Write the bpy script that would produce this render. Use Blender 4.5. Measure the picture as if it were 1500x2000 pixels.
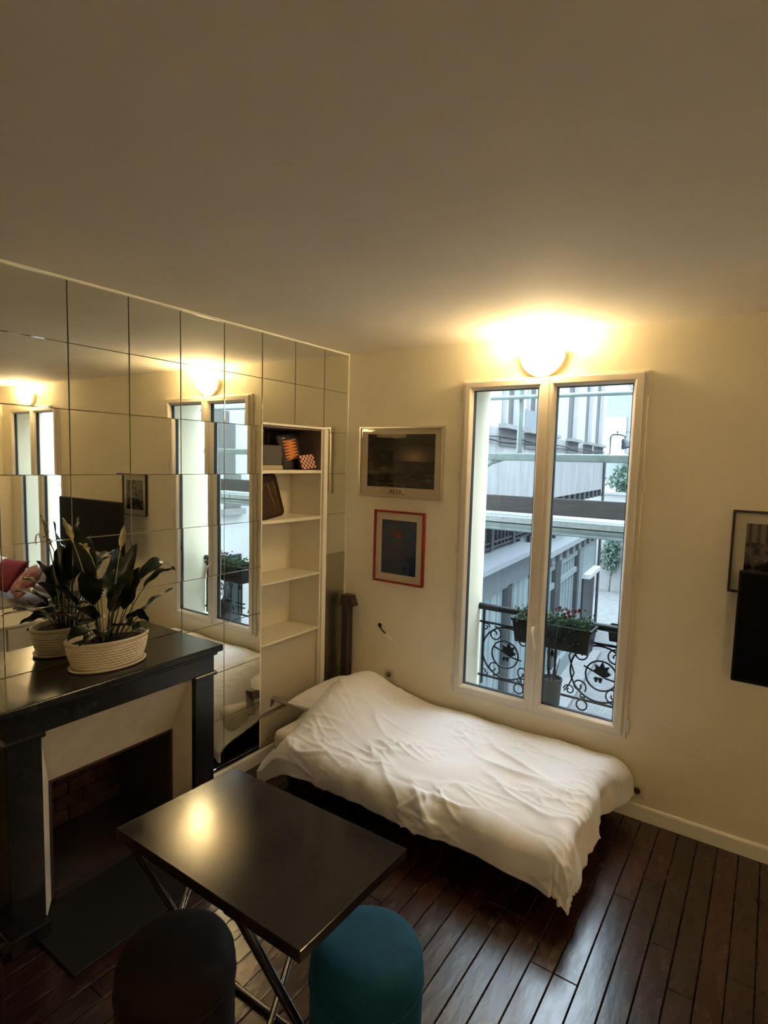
import bpy, bmesh, math, random
from mathutils import Vector, Matrix, noise

for o in list(bpy.data.objects):
    bpy.data.objects.remove(o, do_unlink=True)
SC = bpy.context.scene
COL = SC.collection
PI = math.pi
H = 2.81            # ceiling height
XR = 5.50           # right wall
YF = -5.0           # wall behind the camera

# ---------------------------------------------------------------- camera
def make_camera():
    yaw, pitch, roll = math.radians(34.1308), math.radians(-5.0927), math.radians(1.5352)
    fwd = Vector((-math.sin(yaw) * math.cos(pitch), math.cos(yaw) * math.cos(pitch), math.sin(pitch)))
    right = Vector((math.cos(yaw), math.sin(yaw), 0))
    up = right.cross(fwd)
    r2 = math.cos(roll) * right + math.sin(roll) * up
    u2 = -math.sin(roll) * right + math.cos(roll) * up
    cam = bpy.data.cameras.new('camera')
    cam.sensor_fit = 'HORIZONTAL'
    cam.sensor_width = 36
    cam.lens = 1124.0 / 1500 * 36
    cam.clip_start = 0.02
    ob = bpy.data.objects.new('camera', cam)
    COL.objects.link(ob)
    m = Matrix((r2, u2, -fwd)).transposed().to_4x4()
    m.translation = Vector((2.7045, -3.4739, 2.0254))
    ob.matrix_world = m
    SC.camera = ob
make_camera()

# ---------------------------------------------------------------- world, exposure
w = bpy.data.worlds.new('overcast_sky')
SC.world = w
w.use_nodes = True
bg = w.node_tree.nodes['Background']
bg.inputs[0].default_value = (0.72, 0.84, 1.0, 1)
bg.inputs[1].default_value = 7.0
vs = SC.view_settings
vs.view_transform = 'Standard'
vs.look = 'None'
vs.exposure = 1.1
vs.gamma = 1.0
vs.use_curve_mapping = False
LAMP_POWER = 42.0
LAMP_COLOR = (1.0, 0.72, 0.36)
BOWL_GLOW = 40.0

# ---------------------------------------------------------------- materials
MAT = {}
def mat(name, color, rough=0.5, metal=0.0, var=0.0, scale=8.0, bump=0.0, bscale=40.0, spec=0.5,
        emit=None, estr=0.0, coat=0.0, stretch=(1, 1, 1), color2=None, rnd=0.0, sheen=0.0, transl=0.0, rvar=0.0):
    if name in MAT:
        return MAT[name]
    m = bpy.data.materials.new(name)
    m.use_nodes = True
    nt = m.node_tree
    N, L = nt.nodes, nt.links
    b = N['Principled BSDF']
    c4 = (*color, 1)
    b.inputs['Base Color'].default_value = c4
    b.inputs['Roughness'].default_value = rough
    b.inputs['Metallic'].default_value = metal
    b.inputs['Specular IOR Level'].default_value = spec
    if coat:
        b.inputs['Coat Weight'].default_value = coat
        b.inputs['Coat Roughness'].default_value = 0.12
    if sheen:
        b.inputs['Sheen Weight'].default_value = sheen
        b.inputs['Sheen Roughness'].default_value = 0.4
        b.inputs['Sheen Tint'].default_value = (min(1, color[0] * 6 + .1), min(1, color[1] * 6 + .1), min(1, color[2] * 6 + .1), 1)
    if emit:
        b.inputs['Emission Color'].default_value = (*emit, 1)
        b.inputs['Emission Strength'].default_value = estr
    need = var or bump or color2 or rvar
    if need:
        tc = N.new('ShaderNodeTexCoord')
        mp = N.new('ShaderNodeMapping')
        mp.inputs['Scale'].default_value = stretch
        L.new(tc.outputs['Object'], mp.inputs['Vector'])
    src = None
    if var or color2:
        nz = N.new('ShaderNodeTexNoise')
        nz.inputs['Scale'].default_value = scale
        nz.inputs['Detail'].default_value = 6
        nz.inputs['Roughness'].default_value = 0.6
        L.new(mp.outputs[0], nz.inputs['Vector'])
        cr = N.new('ShaderNodeValToRGB')
        cr.color_ramp.elements[0].position = 0.3
        cr.color_ramp.elements[1].position = 0.7
        lo = color2 if color2 else tuple(max(0, c * (1 - var)) for c in color)
        hi = color if color2 else tuple(min(1, c * (1 + var)) for c in color)
        cr.color_ramp.elements[0].color = (*lo, 1)
        cr.color_ramp.elements[1].color = (*hi, 1)
        L.new(nz.outputs['Fac'], cr.inputs['Fac'])
        src = cr.outputs['Color']
    if rnd:
        oi = N.new('ShaderNodeObjectInfo')
        hs = N.new('ShaderNodeHueSaturation')
        mr = N.new('ShaderNodeMapRange')
        mr.inputs['To Min'].default_value = 1 - rnd
        mr.inputs['To Max'].default_value = 1 + rnd
        L.new(oi.outputs['Random'], mr.inputs['Value'])
        L.new(mr.outputs[0], hs.inputs['Value'])
        if src:
            L.new(src, hs.inputs['Color'])
        else:
            hs.inputs['Color'].default_value = c4
        src = hs.outputs['Color']
    if src:
        L.new(src, b.inputs['Base Color'])
    if bump or rvar:
        n2 = N.new('ShaderNodeTexNoise')
        n2.inputs['Scale'].default_value = bscale
        n2.inputs['Detail'].default_value = 5
        L.new(mp.outputs[0], n2.inputs['Vector'])
        if bump:
            bp = N.new('ShaderNodeBump')
            bp.inputs['Strength'].default_value = bump
            bp.inputs['Distance'].default_value = 0.01
            L.new(n2.outputs['Fac'], bp.inputs['Height'])
            L.new(bp.outputs[0], b.inputs['Normal'])
        if rvar:
            m2 = N.new('ShaderNodeMapRange')
            m2.inputs['From Min'].default_value = 0.3
            m2.inputs['From Max'].default_value = 0.7
            m2.inputs['To Min'].default_value = max(0.02, rough - rvar)
            m2.inputs['To Max'].default_value = min(1, rough + rvar)
            L.new(n2.outputs['Fac'], m2.inputs['Value'])
            L.new(m2.outputs[0], b.inputs['Roughness'])
    if transl:
        tr = N.new('ShaderNodeBsdfTranslucent')
        tr.inputs['Color'].default_value = c4
        mx = N.new('ShaderNodeMixShader')
        mx.inputs[0].default_value = transl
        L.new(b.outputs[0], mx.inputs[1])
        L.new(tr.outputs[0], mx.inputs[2])
        L.new(mx.outputs[0], N['Material Output'].inputs['Surface'])
    MAT[name] = m
    return m

def glass_mat(name, tint=(0.93, 0.97, 0.96), refl=0.06):
    m = bpy.data.materials.new(name)
    m.use_nodes = True
    nt = m.node_tree
    nt.nodes.clear()
    out = nt.nodes.new('ShaderNodeOutputMaterial')
    t = nt.nodes.new('ShaderNodeBsdfTransparent')
    t.inputs[0].default_value = (*tint, 1)
    g = nt.nodes.new('ShaderNodeBsdfGlossy')
    g.inputs['Roughness'].default_value = 0.01
    lw = nt.nodes.new('ShaderNodeLayerWeight')
    lw.inputs['Blend'].default_value = 0.5
    pw = nt.nodes.new('ShaderNodeMath'); pw.operation = 'POWER'; pw.inputs[1].default_value = 5
    nt.links.new(lw.outputs['Facing'], pw.inputs[0])
    ma = nt.nodes.new('ShaderNodeMath'); ma.operation = 'MULTIPLY_ADD'
    ma.inputs[1].default_value = 0.9; ma.inputs[2].default_value = 0.025
    nt.links.new(pw.outputs[0], ma.inputs[0])
    mx = nt.nodes.new('ShaderNodeMixShader')
    nt.links.new(ma.outputs[0], mx.inputs[0])
    nt.links.new(t.outputs[0], mx.inputs[1])
    nt.links.new(g.outputs[0], mx.inputs[2])
    nt.links.new(mx.outputs[0], out.inputs[0])
    MAT[name] = m
    return m

WALL = mat('cream_wall_paint', (0.80, 0.73, 0.56), 0.75, var=0.03, scale=3, bump=0.06, bscale=60)
CEIL = mat('ceiling_paint', (0.74, 0.69, 0.60), 0.85, var=0.03, scale=2.5, bump=0.12, bscale=9)
TRIM = mat('white_gloss_trim', (0.82, 0.78, 0.68), 0.35, var=0.02)
PVC = mat('white_window_pvc', (0.70, 0.64, 0.54), 0.32)
RUBBER = mat('black_rubber', (0.01, 0.01, 0.012), 0.5)
MIRROR = mat('mirror_glass', (0.86, 0.87, 0.80), 0.012, metal=1.0)
MIRRORBACK = mat('mirror_adhesive', (0.20, 0.16, 0.09), 0.8)
FLOORW = mat('dark_stained_oak', (0.034, 0.010, 0.008), 0.26, color2=(0.018, 0.006, 0.005), scale=3.5,
             stretch=(4, 1.0, 1), bump=0.08, bscale=7, rnd=0.40, rvar=0.05, spec=0.75, coat=0.12)
FLOORGAP = mat('floor_gap', (0.004, 0.003, 0.003), 0.9)
GLASS = glass_mat('window_glass')
PICGLASS = glass_mat('picture_glass', (0.97, 0.96, 0.94))
BLACKMARBLE = mat('black_marble', (0.010, 0.010, 0.011), 0.22, var=0.2, scale=12, spec=0.35)
CREAMPANEL = mat('aged_cream_panel', (0.60, 0.53, 0.42), 0.45, var=0.10, scale=9, bump=0.05)
SOOT = mat('sooty_brick', (0.012, 0.007, 0.005), 0.9, var=0.6, scale=14, bump=0.5, bscale=18)
WHITESHELF = mat('white_shelf_paint', (0.80, 0.74, 0.60), 0.45, var=0.02)
LINEN = mat('white_cotton', (0.80, 0.79, 0.80), 0.85, var=0.02, scale=6, bump=0.10, bscale=120, sheen=0.15)
TICKING = mat('mattress_ticking', (0.62, 0.55, 0.46), 0.9, var=0.05, scale=20)
DARKWOOD = mat('dark_brown_wood', (0.028, 0.012, 0.009), 0.4, var=0.3, scale=10, stretch=(6, 6, 1))
BLACKMETAL = mat('black_metal', (0.012, 0.012, 0.013), 0.4, metal=0.2)
CHROME = mat('chrome', (0.75, 0.75, 0.76), 0.08, metal=1.0)
TABLETOP = mat('black_laminate', (0.012, 0.011, 0.012), 0.165, spec=0.38, rvar=0.03, bscale=60)
ALU = mat('brushed_silver', (0.62, 0.60, 0.54), 0.28, metal=0.9)
PAPERMAT = mat('cream_mount_board', (0.66, 0.63, 0.52), 0.8)

# ---------------------------------------------------------------- mesh helpers
ORG = {}
class MB:
    def __init__(s):
        s.v = []; s.f = []
    def add(s, vs, fs):
        k = len(s.v)
        s.v.extend([Vector(p) for p in vs])
        s.f.extend([tuple(i + k for i in f) for f in fs])
        return s
    def box(s, lo, hi):
        x0, y0, z0 = lo; x1, y1, z1 = hi
        return s.add([(x0,y0,z0),(x1,y0,z0),(x1,y1,z0),(x0,y1,z0),(x0,y0,z1),(x1,y0,z1),(x1,y1,z1),(x0,y1,z1)],
                     [(3,2,1,0),(4,5,6,7),(0,1,5,4),(1,2,6,5),(2,3,7,6),(3,0,4,7)])
    def rbox(s, lo, hi, b=0.004, seg=1):
        bm = bmesh.new()
        bmesh.ops.create_cube(bm, size=1)
        c = [(lo[i] + hi[i]) / 2 for i in range(3)]
        d = [hi[i] - lo[i] for i in range(3)]
        for v in bm.verts:
            v.co = Vector((v.co.x * d[0] + c[0], v.co.y * d[1] + c[1], v.co.z * d[2] + c[2]))
        bmesh.ops.bevel(bm, geom=bm.edges[:], offset=min(b, min(d) * .45), segments=seg, affect='EDGES', profile=0.5)
        bm.verts.index_update()
        s.add([v.co.copy() for v in bm.verts], [tuple(v.index for v in f.verts) for f in bm.faces])
        bm.free()
        return s
    def bar(s, p0, p1, w, h, up=(0, 0, 1)):
        p0, p1 = Vector(p0), Vector(p1)
        d = (p1 - p0).normalized()
        sd = d.cross(Vector(up)).normalized(); u = sd.cross(d)
        vs = []
        for p in (p0, p1):
            for a, b in ((-1,-1),(1,-1),(1,1),(-1,1)):
                vs.append(p + sd * a * w / 2 + u * b * h / 2)
        return s.add(vs, [(0,1,2,3),(7,6,5,4),(0,4,5,1),(1,5,6,2),(2,6,7,3),(3,7,4,0)])
    def tube(s, path, r, n=8, closed=False, cap=True):
        path = [Vector(p) for p in path]
        m = len(path)
        rs = r if isinstance(r, (list, tuple)) else [r] * m
        vs = []; fs = []
        up = Vector((0, 0, 1)); prev = None
        for i, p in enumerate(path):
            if closed:
                d = path[(i + 1) % m] - path[i - 1]
            else:
                d = path[min(i + 1, m - 1)] - path[max(i - 1, 0)]
            d = d.normalized() if d.length > 1e-9 else Vector((0, 0, 1))
            if prev is None:
                ref = up if abs(d.z) < 0.9 else Vector((1, 0, 0))
                a = d.cross(ref).normalized()
            else:
                a = (prev - d * prev.dot(d))
                a = a.normalized() if a.length > 1e-6 else d.cross(up).normalized()
            prev = a
            b = d.cross(a)
            for k in range(n):
                t = 2 * PI * k / n
                vs.append(p + (a * math.cos(t) + b * math.sin(t)) * rs[i])
        for i in range(m if closed else m - 1):
            j = (i + 1) % m
            for k in range(n):
                l = (k + 1) % n
                fs.append((i*n+k, j*n+k, j*n+l, i*n+l))
        if cap and not closed:
            fs.append(tuple(range(n))); fs.append(tuple(reversed(range((m-1)*n, m*n))))
        return s.add(vs, fs)
    def lathe(s, prof, n=32, c=(0, 0, 0), sx=1, sy=1, cap=True, a0=0, a1=2 * PI):
        full = abs(a1 - a0 - 2 * PI) < 1e-6
        vs = []; fs = []
        m = n if full else n + 1
        for r, z in prof:
            for k in range(m):
                t = a0 + (a1 - a0) * k / n
                vs.append((c[0] + r * math.cos(t) * sx, c[1] + r * math.sin(t) * sy, c[2] + z))
        for i in range(len(prof) - 1):
            for k in range(n if full else n):
                l = (k + 1) % m if full else k + 1
                fs.append((i*m+k, i*m+l, (i+1)*m+l, (i+1)*m+k))
        if cap and full:
            if prof[0][0] > 1e-6: fs.append(tuple(reversed(range(m))))
            if prof[-1][0] > 1e-6: fs.append(tuple(range((len(prof)-1)*m, len(prof)*m)))
        return s.add(vs, fs)
    def prism(s, poly, axis, a, b):
        n = len(poly)
        def P(p, t):
            return {'x': (t, p[0], p[1]), 'y': (p[0], t, p[1]), 'z': (p[0], p[1], t)}[axis]
        vs = [P(p, a) for p in poly] + [P(p, b) for p in poly]
        fs = [tuple(range(n)), tuple(reversed(range(n, 2*n)))]
        for i in range(n):
            j = (i + 1) % n
            fs.append((j, i, n+i, n+j))
        return s.add(vs, fs)
    def ring(s, x0, x1, z0, z1, prof, y=0.0):
        # mitred rectangular frame in the xz plane; prof = closed list of (inset, y)
        n = len(prof); vs = []; fs = []
        for cx, cz, ix, iz in ((x0, z0, 1, 1), (x1, z0, -1, 1), (x1, z1, -1, -1), (x0, z1, 1, -1)):
            for d, yy in prof:
                vs.append((cx + ix * d, y + yy, cz + iz * d))
        for c in range(4):
            e = (c + 1) % 4
            for k in range(n):
                l = (k + 1) % n
                fs.append((c*n+k, c*n+l, e*n+l, e*n+k))
        return s.add(vs, fs)
    def xform(s, M):
        s.v = [M @ p for p in s.v]
        return s
    def build(s, name, material, parent=None, smooth=False, auto=None, recalc=True):
        me = bpy.data.meshes.new(name)
        o0 = ORG.get(parent.name, Vector()) if parent else Vector()
        me.from_pydata([p - o0 for p in s.v], [], s.f)
        if recalc:
            bm = bmesh.new(); bm.from_mesh(me)
            bmesh.ops.recalc_face_normals(bm, faces=bm.faces[:])
            bm.to_mesh(me); bm.free()
        me.materials.append(material)
        if smooth:
            me.shade_smooth()
            if auto is not None:
                me.set_sharp_from_angle(angle=math.radians(auto))
        o = bpy.data.objects.new(name, me)
        COL.objects.link(o)
        if parent:
            o.parent = parent
            ORG[o.name] = o0
        return o

def tag(o, label=None, cat=None, group=None, kind=None):
    if label: o['label'] = label
    if cat: o['category'] = cat
    if group: o['group'] = group
    if kind: o['kind'] = kind
    return o

def thing(name, loc, label, cat, group=None, kind=None):
    o = bpy.data.objects.new(name, None)
    o.empty_display_size = 0.05
    COL.objects.link(o)
    o.location = loc
    ORG[o.name] = Vector(loc)
    return tag(o, label, cat, group, kind)

def copy_tree(o, parent=None):
    c = o.copy(); COL.objects.link(c); c.parent = parent
    for ch in list(o.children): copy_tree(ch, c)
    return c

def node_print(name, build):
    m = bpy.data.materials.new(name); m.use_nodes = True
    nt = m.node_tree; b = nt.nodes['Principled BSDF']
    b.inputs['Roughness'].default_value = 0.25
    tc = nt.nodes.new('ShaderNodeTexCoord')
    sx = nt.nodes.new('ShaderNodeSeparateXYZ')
    nt.links.new(tc.outputs['Generated'], sx.inputs[0])
    def M(op, a, c=None, clamp=False):
        n = nt.nodes.new('ShaderNodeMath'); n.operation = op; n.use_clamp = clamp
        for i, q in enumerate((a, c)):
            if q is None: continue
            if isinstance(q, (int, float)): n.inputs[i].default_value = q
            else: nt.links.new(q, n.inputs[i])
        return n.outputs[0]
    def mix(f, a, c):
        n = nt.nodes.new('ShaderNodeMix'); n.data_type = 'RGBA'
        if isinstance(f, (int, float)): n.inputs[0].default_value = f
        else: nt.links.new(f, n.inputs[0])
        for i, q in ((6, a), (7, c)):
            if isinstance(q, tuple): n.inputs[i].default_value = (*q, 1)
            else: nt.links.new(q, n.inputs[i])
        return n.outputs[2]
    def nz(scale, st=(1, 1, 1), detail=5):
        mp = nt.nodes.new('ShaderNodeMapping'); mp.inputs['Scale'].default_value = st
        nt.links.new(tc.outputs['Generated'], mp.inputs[0])
        n = nt.nodes.new('ShaderNodeTexNoise'); n.inputs['Scale'].default_value = scale; n.inputs['Detail'].default_value = detail
        nt.links.new(mp.outputs[0], n.inputs['Vector'])
        return n.outputs['Fac']
    def step(v, e, wd=0.02):
        n = nt.nodes.new('ShaderNodeMapRange'); n.interpolation_type = 'SMOOTHSTEP'
        n.inputs['From Min'].default_value = e - wd; n.inputs['From Max'].default_value = e + wd
        nt.links.new(v, n.inputs['Value'])
        return n.outputs[0]
    col = build(sx.outputs['X'], sx.outputs['Y'], sx.outputs['Z'], M, mix, nz, step)
    nt.links.new(col, b.inputs['Base Color'])
    return m

# ================================================================ ROOM SHELL
def struct(o, label, cat):
    return tag(o, label, cat, kind='structure')

WT = 0.36                                   # thickness of the window wall
WIN = [(0.9625, 2.093), (4.12, 5.25)]       # outer frame extents in x
WZ0, WZ1 = 0.459, 2.560

# floor with individual planks
fl = MB().box((-0.36, YF - .2, -0.20), (XR + .2, 0.0, -0.012)).build('floor', FLOORGAP)
struct(fl, 'dark reddish brown plank floor of the room', 'floor')
def plank_mesh(ln):
    b = 0.0026
    m = MB()
    w_ = 0.0928 / 2
    l = ln / 2 - 0.0008
    v = [(-w_, -l, -.012), (w_, -l, -.012), (w_, l, -.012), (-w_, l, -.012),
         (-w_, -l, -b), (w_, -l, -b), (w_, l, -b), (-w_, l, -b),
         (-w_ + b, -l + b, 0), (w_ - b, -l + b, 0), (w_ - b, l - b, 0), (-w_ + b, l - b, 0)]
    f = [(3,2,1,0)] + [(i, (i+1) % 4, 4 + (i+1) % 4, 4 + i) for i in range(4)] + [(4+i, 4+(i+1) % 4, 8+(i+1) % 4, 8+i) for i in range(4)] + [(8,9,10,11)]
    me = bpy.data.meshes.new('plank'); me.from_pydata(v, [], f); me.materials.append(FLOORW)
    return me
PLK = {}
rng = random.Random(4)
ncol = int(XR / 0.0957) + 1
for c in range(ncol):
    x = 0.004 + 0.0957 * (c + .5)
    if x > XR: break
    y = 0.0
    first = True
    while y > YF + .05:
        ln = rng.choice((0.9, 1.1, 1.3, 1.5, 1.8))
        if first:
            ln = rng.choice((0.5, 0.7, 0.9, 1.1, 1.3)); first = False
            if c == 21: ln = 1.3
        ln = min(ln, y - YF)
        if y - ln - YF < 0.3: ln = y - YF
        ln = round(ln, 2)
        if ln not in PLK: PLK[ln] = plank_mesh(ln)
        o = bpy.data.objects.new('plank', PLK[ln])
        COL.objects.link(o); o.parent = fl
        o.location = (x, y - ln / 2, rng.uniform(-.0012, 0))
        y -= ln

ce = MB().box((-0.36, YF - .2, H), (XR + .2, WT, H + .15)).build('ceiling', CEIL)
struct(ce, 'matte off-white plaster ceiling', 'ceiling')

# window wall with two openings
m = MB()
xs = [-0.36]
ops = []
for a, b in WIN:
    ops.append((a + .030, b - .030))
prev = -0.36
for a, b in ops:
    m.box((prev, 0, -.2), (a, WT, H))
    m.box((a, 0, -.2), (b, .065, 0.470)); m.box((a, .065, -.2), (b, WT, 0.355)); m.box((a, 0, 2.540), (b, WT, H))
    prev = b
m.box((prev, 0, -.2), (XR + .2, WT, H))
struct(m.build('wall_back', WALL), 'cream painted wall with the tall windows', 'wall')
struct(MB().box((XR, YF, -.2), (XR + .2, 0, H)).build('wall_right', WALL), 'cream painted right-hand wall seen in the mirrors', 'wall')
struct(MB().box((-0.36, YF - .2, -.2), (XR + .2, YF, H)).build('wall_front', WALL), 'cream painted wall behind the viewer', 'wall')

# left wall, opened for the bookcase niche and the firebox
NY0, NY1, NZ0, NZ1 = -0.88, -0.28, 0.10, 2.236
FY0, FY1, FZ1 = -2.285, -1.655, 0.60
m = MB()
XB, XF = -0.36, -0.007
m.box((XB, YF, -.2), (XF, FY0, H))
m.box((XB, FY0, FZ1), (XF, FY1, H)); m.box((XB, FY0, -.2), (XF, FY1, 0.0))
m.box((XB, FY1, -.2), (XF, NY0, H))
m.box((XB, NY0, -.2), (XF, NY1, NZ0)); m.box((XB, NY0, NZ1), (XF, NY1, H))
m.box((XB, NY1, -.2), (XF, 0, H))
m.box((XB - .06, YF, -.2), (XB, 0, H))
wl = m.build('wall_left', MIRRORBACK)
struct(wl, 'left-hand wall covered with square mirror tiles', 'wall')

# mirror tiles : columns along y, rows from the ceiling down
TILE = {}
def tile_mesh(wy, hz):
    k = (round(wy, 4), round(hz, 4))
    if k in TILE: return TILE[k]
    a, b, e, t = wy / 2 - .0011, hz / 2 - .0011, 0.0012, 0.004
    v = []
    for x, q in ((0, 0), (t - .0012, 0), (t, e)):
        v += [(x, -a + q, -b + q), (x, a - q, -b + q), (x, a - q, b - q), (x, -a + q, b - q)]
    f = [(3,2,1,0)] + [(i, (i+1) % 4, 4+(i+1) % 4, 4+i) for i in range(4)] + [(4+i, 4+(i+1) % 4, 8+(i+1) % 4, 8+i) for i in range(4)] + [(8,9,10,11)]
    me = bpy.data.meshes.new('mirror_tile'); me.from_pydata(v, [], f); me.materials.append(MIRROR)
    TILE[k] = me
    return me
rows = [(H - .008, 2.521)]
z = 2.521
while z > 0.12:
    rows.append((z, max(z - 0.30, 0.10))); z -= 0.30
ROWYAW = [0.80, 0.80, 0.42, 0.04, -0.03, 0.02, 0.0, 0.03, 0.0]
rng = random.Random(11)
AGED = mat('aged_mirror_glass', (0.52, 0.50, 0.40), 0.30, metal=1.0)
def tile(y0, y1, z0, z1, yaw):
    if z1 - z0 < 0.02: return
    o = bpy.data.objects.new('mirror_tile', tile_mesh(y1 - y0, z1 - z0))
    COL.objects.link(o); o.parent = wl
    o.location = (-0.005, (y0 + y1) / 2, (z0 + z1) / 2)
    if y1 > -.01 and z1 < 1.40:
        o.data = o.data.copy(); o.data.materials[0] = AGED
    o.rotation_euler = (0, math.radians(rng.uniform(-.025, .025)), math.radians(yaw + rng.uniform(-.025, .025)))
for r, (zt, zb) in enumerate(rows):
    yaw = ROWYAW[min(r, len(ROWYAW) - 1)]
    for c in range(0, 10):
        y1 = 0.0 if c == 0 else -0.28 - 0.30 * (c - 1)
        y0 = -0.28 - 0.30 * c
        a, b = zb, zt
        if c == 0:
            y1 = -0.004
            if zt < 2.30: y0 = -0.237
        if c in (1, 2):
            if zb < 2.2: 
                if zt < 2.3: continue
            a = max(a, 2.250)
        if c in (5, 6, 7, 8):
            if b < 1.05: continue
            a = max(a, 1.04)
        if c == 4 and b < 1.3:            # the column the mantel cuts into
            tile(y0, -1.50, max(a, 1.04), b, yaw) if b > 1.06 else None
            tile(-1.50, y1, a, b, yaw) if y1 - -1.50 > .03 else None
            continue
        tile(y0, y1, a, b, yaw)

# trims
struct(MB().rbox((-0.006, YF, H - .012), (0.010, 0, H), .003).build('trim_1', TRIM), 'thin white bead between the mirrors and the ceiling', 'trim')
struct(MB().rbox((-0.004, -0.010, 0.0), (0.006, 0.0, H - .012), .002).build('trim_2', TRIM), 'thin white bead in the corner beside the mirrors', 'trim')
prof = [(0, 0), (-0.013, 0), (-0.013, 0.075), (-0.010, 0.083), (-0.004, 0.088), (0, 0.088)]
m = MB(); m.prism([(p[0], p[1]) for p in prof], 'x', 0.006, XR)
struct(m.build('baseboard_back', TRIM), 'white painted baseboard under the windows', 'baseboard')
m = MB(); m.prism([(-p[0] - .006, p[1]) for p in prof], 'y', -1.50, -0.02)
struct(m.build('baseboard_left', TRIM), 'white painted baseboard under the mirrors by the bed', 'baseboard')

# ---------------------------------------------------------------- windows
def make_window(n, x0, x1):
    cx = (x0 + x1) / 2
    t = thing('window_%d' % n, (cx, 0, WZ0),
              ['tall white two-leaf window above the bed', 'tall white two-leaf window seen only in the mirrors'][n - 1], 'window', kind='structure')
    m = MB().ring(x0, x1, WZ0, WZ1, [(0, 0.0), (0, -.016), (.004, -.020), (.030, -.020), (.034, -.016), (.034, .06), (.0, .06)])
    m.build('frame', PVC, t)
    mid = cx
    for sgn in (0, 1):
        a, b = (x0 + .024, mid + .0) if sgn == 0 else (mid + .001, x1 - .024)
        w0 = .056; wm = .061
        # sash: stiles and rails with a sloped inner glazing bead
        P = [(0, -.010), (0, -.034), (.005, -.039), (.036, -.039), (.043, -.034), (.056, -.012), (.056, .03), (0, .03)]
        m = MB().ring(a, b, WZ0 + .018, WZ1 - .012, P)
        s = m.build('sash', PVC, t)
        MB().ring(a + .054, b - .054, WZ0 + .072, WZ1 - .066, [(0, -.010), (0, .02), (.006, .02), (.006, -.010)]).build('seal', RUBBER, s)
        MB().box((a + .055, .004, WZ0 + .073), (b - .055, .010, WZ1 - .067)).build('pane', GLASS, s)
    c = MB().rbox((mid - .016, -.046, WZ0 + .02), (mid + .018, -.037, WZ1 - .014), .003).build('cover_strip', PVC, t)
    # handle
    hx, hz = mid + .002, 1.01
    h = MB().rbox((hx - .014, -.058, hz - .035), (hx + .014, -.045, hz + .035), .004, 2).build('handle_plate', PVC, t)
    path = [(hx, -.056, hz + .012), (hx, -.085, hz + .010), (hx + .004, -.095, hz - .02), (hx + .014, -.096, hz - .07), (hx + .026, -.090, hz - .115)]
    MB().tube(path, [.010, .011, .011, .010, .007], 10).build('handle', PVC, h, smooth=True)
    for zz in (2.46, 1.93, 1.45, 0.99, 0.54):
        for xx in (x0 - .006, x1 + .006):
            MB().tube([(xx, -.016, zz - .038), (xx, -.016, zz + .038)], .0075, 8).build('hinge', PVC, t, smooth=True, auto=40)
    MB().rbox((cx - .025, -.055, WZ1 - .012), (cx - .008, -.040, WZ1 + .010), .003).build('latch', PVC, t)
    return t
for i, (a, b) in enumerate(WIN):
    make_window(i + 1, a, b)
    # outer stone sill
    s = MB().rbox((a + .032, 0.066, 0.356), (b - .032, WT + .04, 0.368), .006).build('window_sill', mat('zinc_sill', (.42, .45, .46), .5, var=.1, scale=20))
    struct(s, ['grey outer sill below the window with the iron railing', 'grey outer sill below the second window'][i], 'sill')
    s.name = 'trim_%d' % (3 + i)
    # light portal in the opening (sampling aid only)
    L = bpy.data.lights.new('window_portal', 'AREA'); L.shape = 'RECTANGLE'
    L.size = b - a; L.size_y = WZ1 - WZ0
    L.cycles.is_portal = True
    lo = bpy.data.objects.new('window_portal', L); COL.objects.link(lo)
    lo.location = ((a + b) / 2, WT + .02, (WZ0 + WZ1) / 2); lo.rotation_euler = (-PI / 2, 0, 0)

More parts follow.
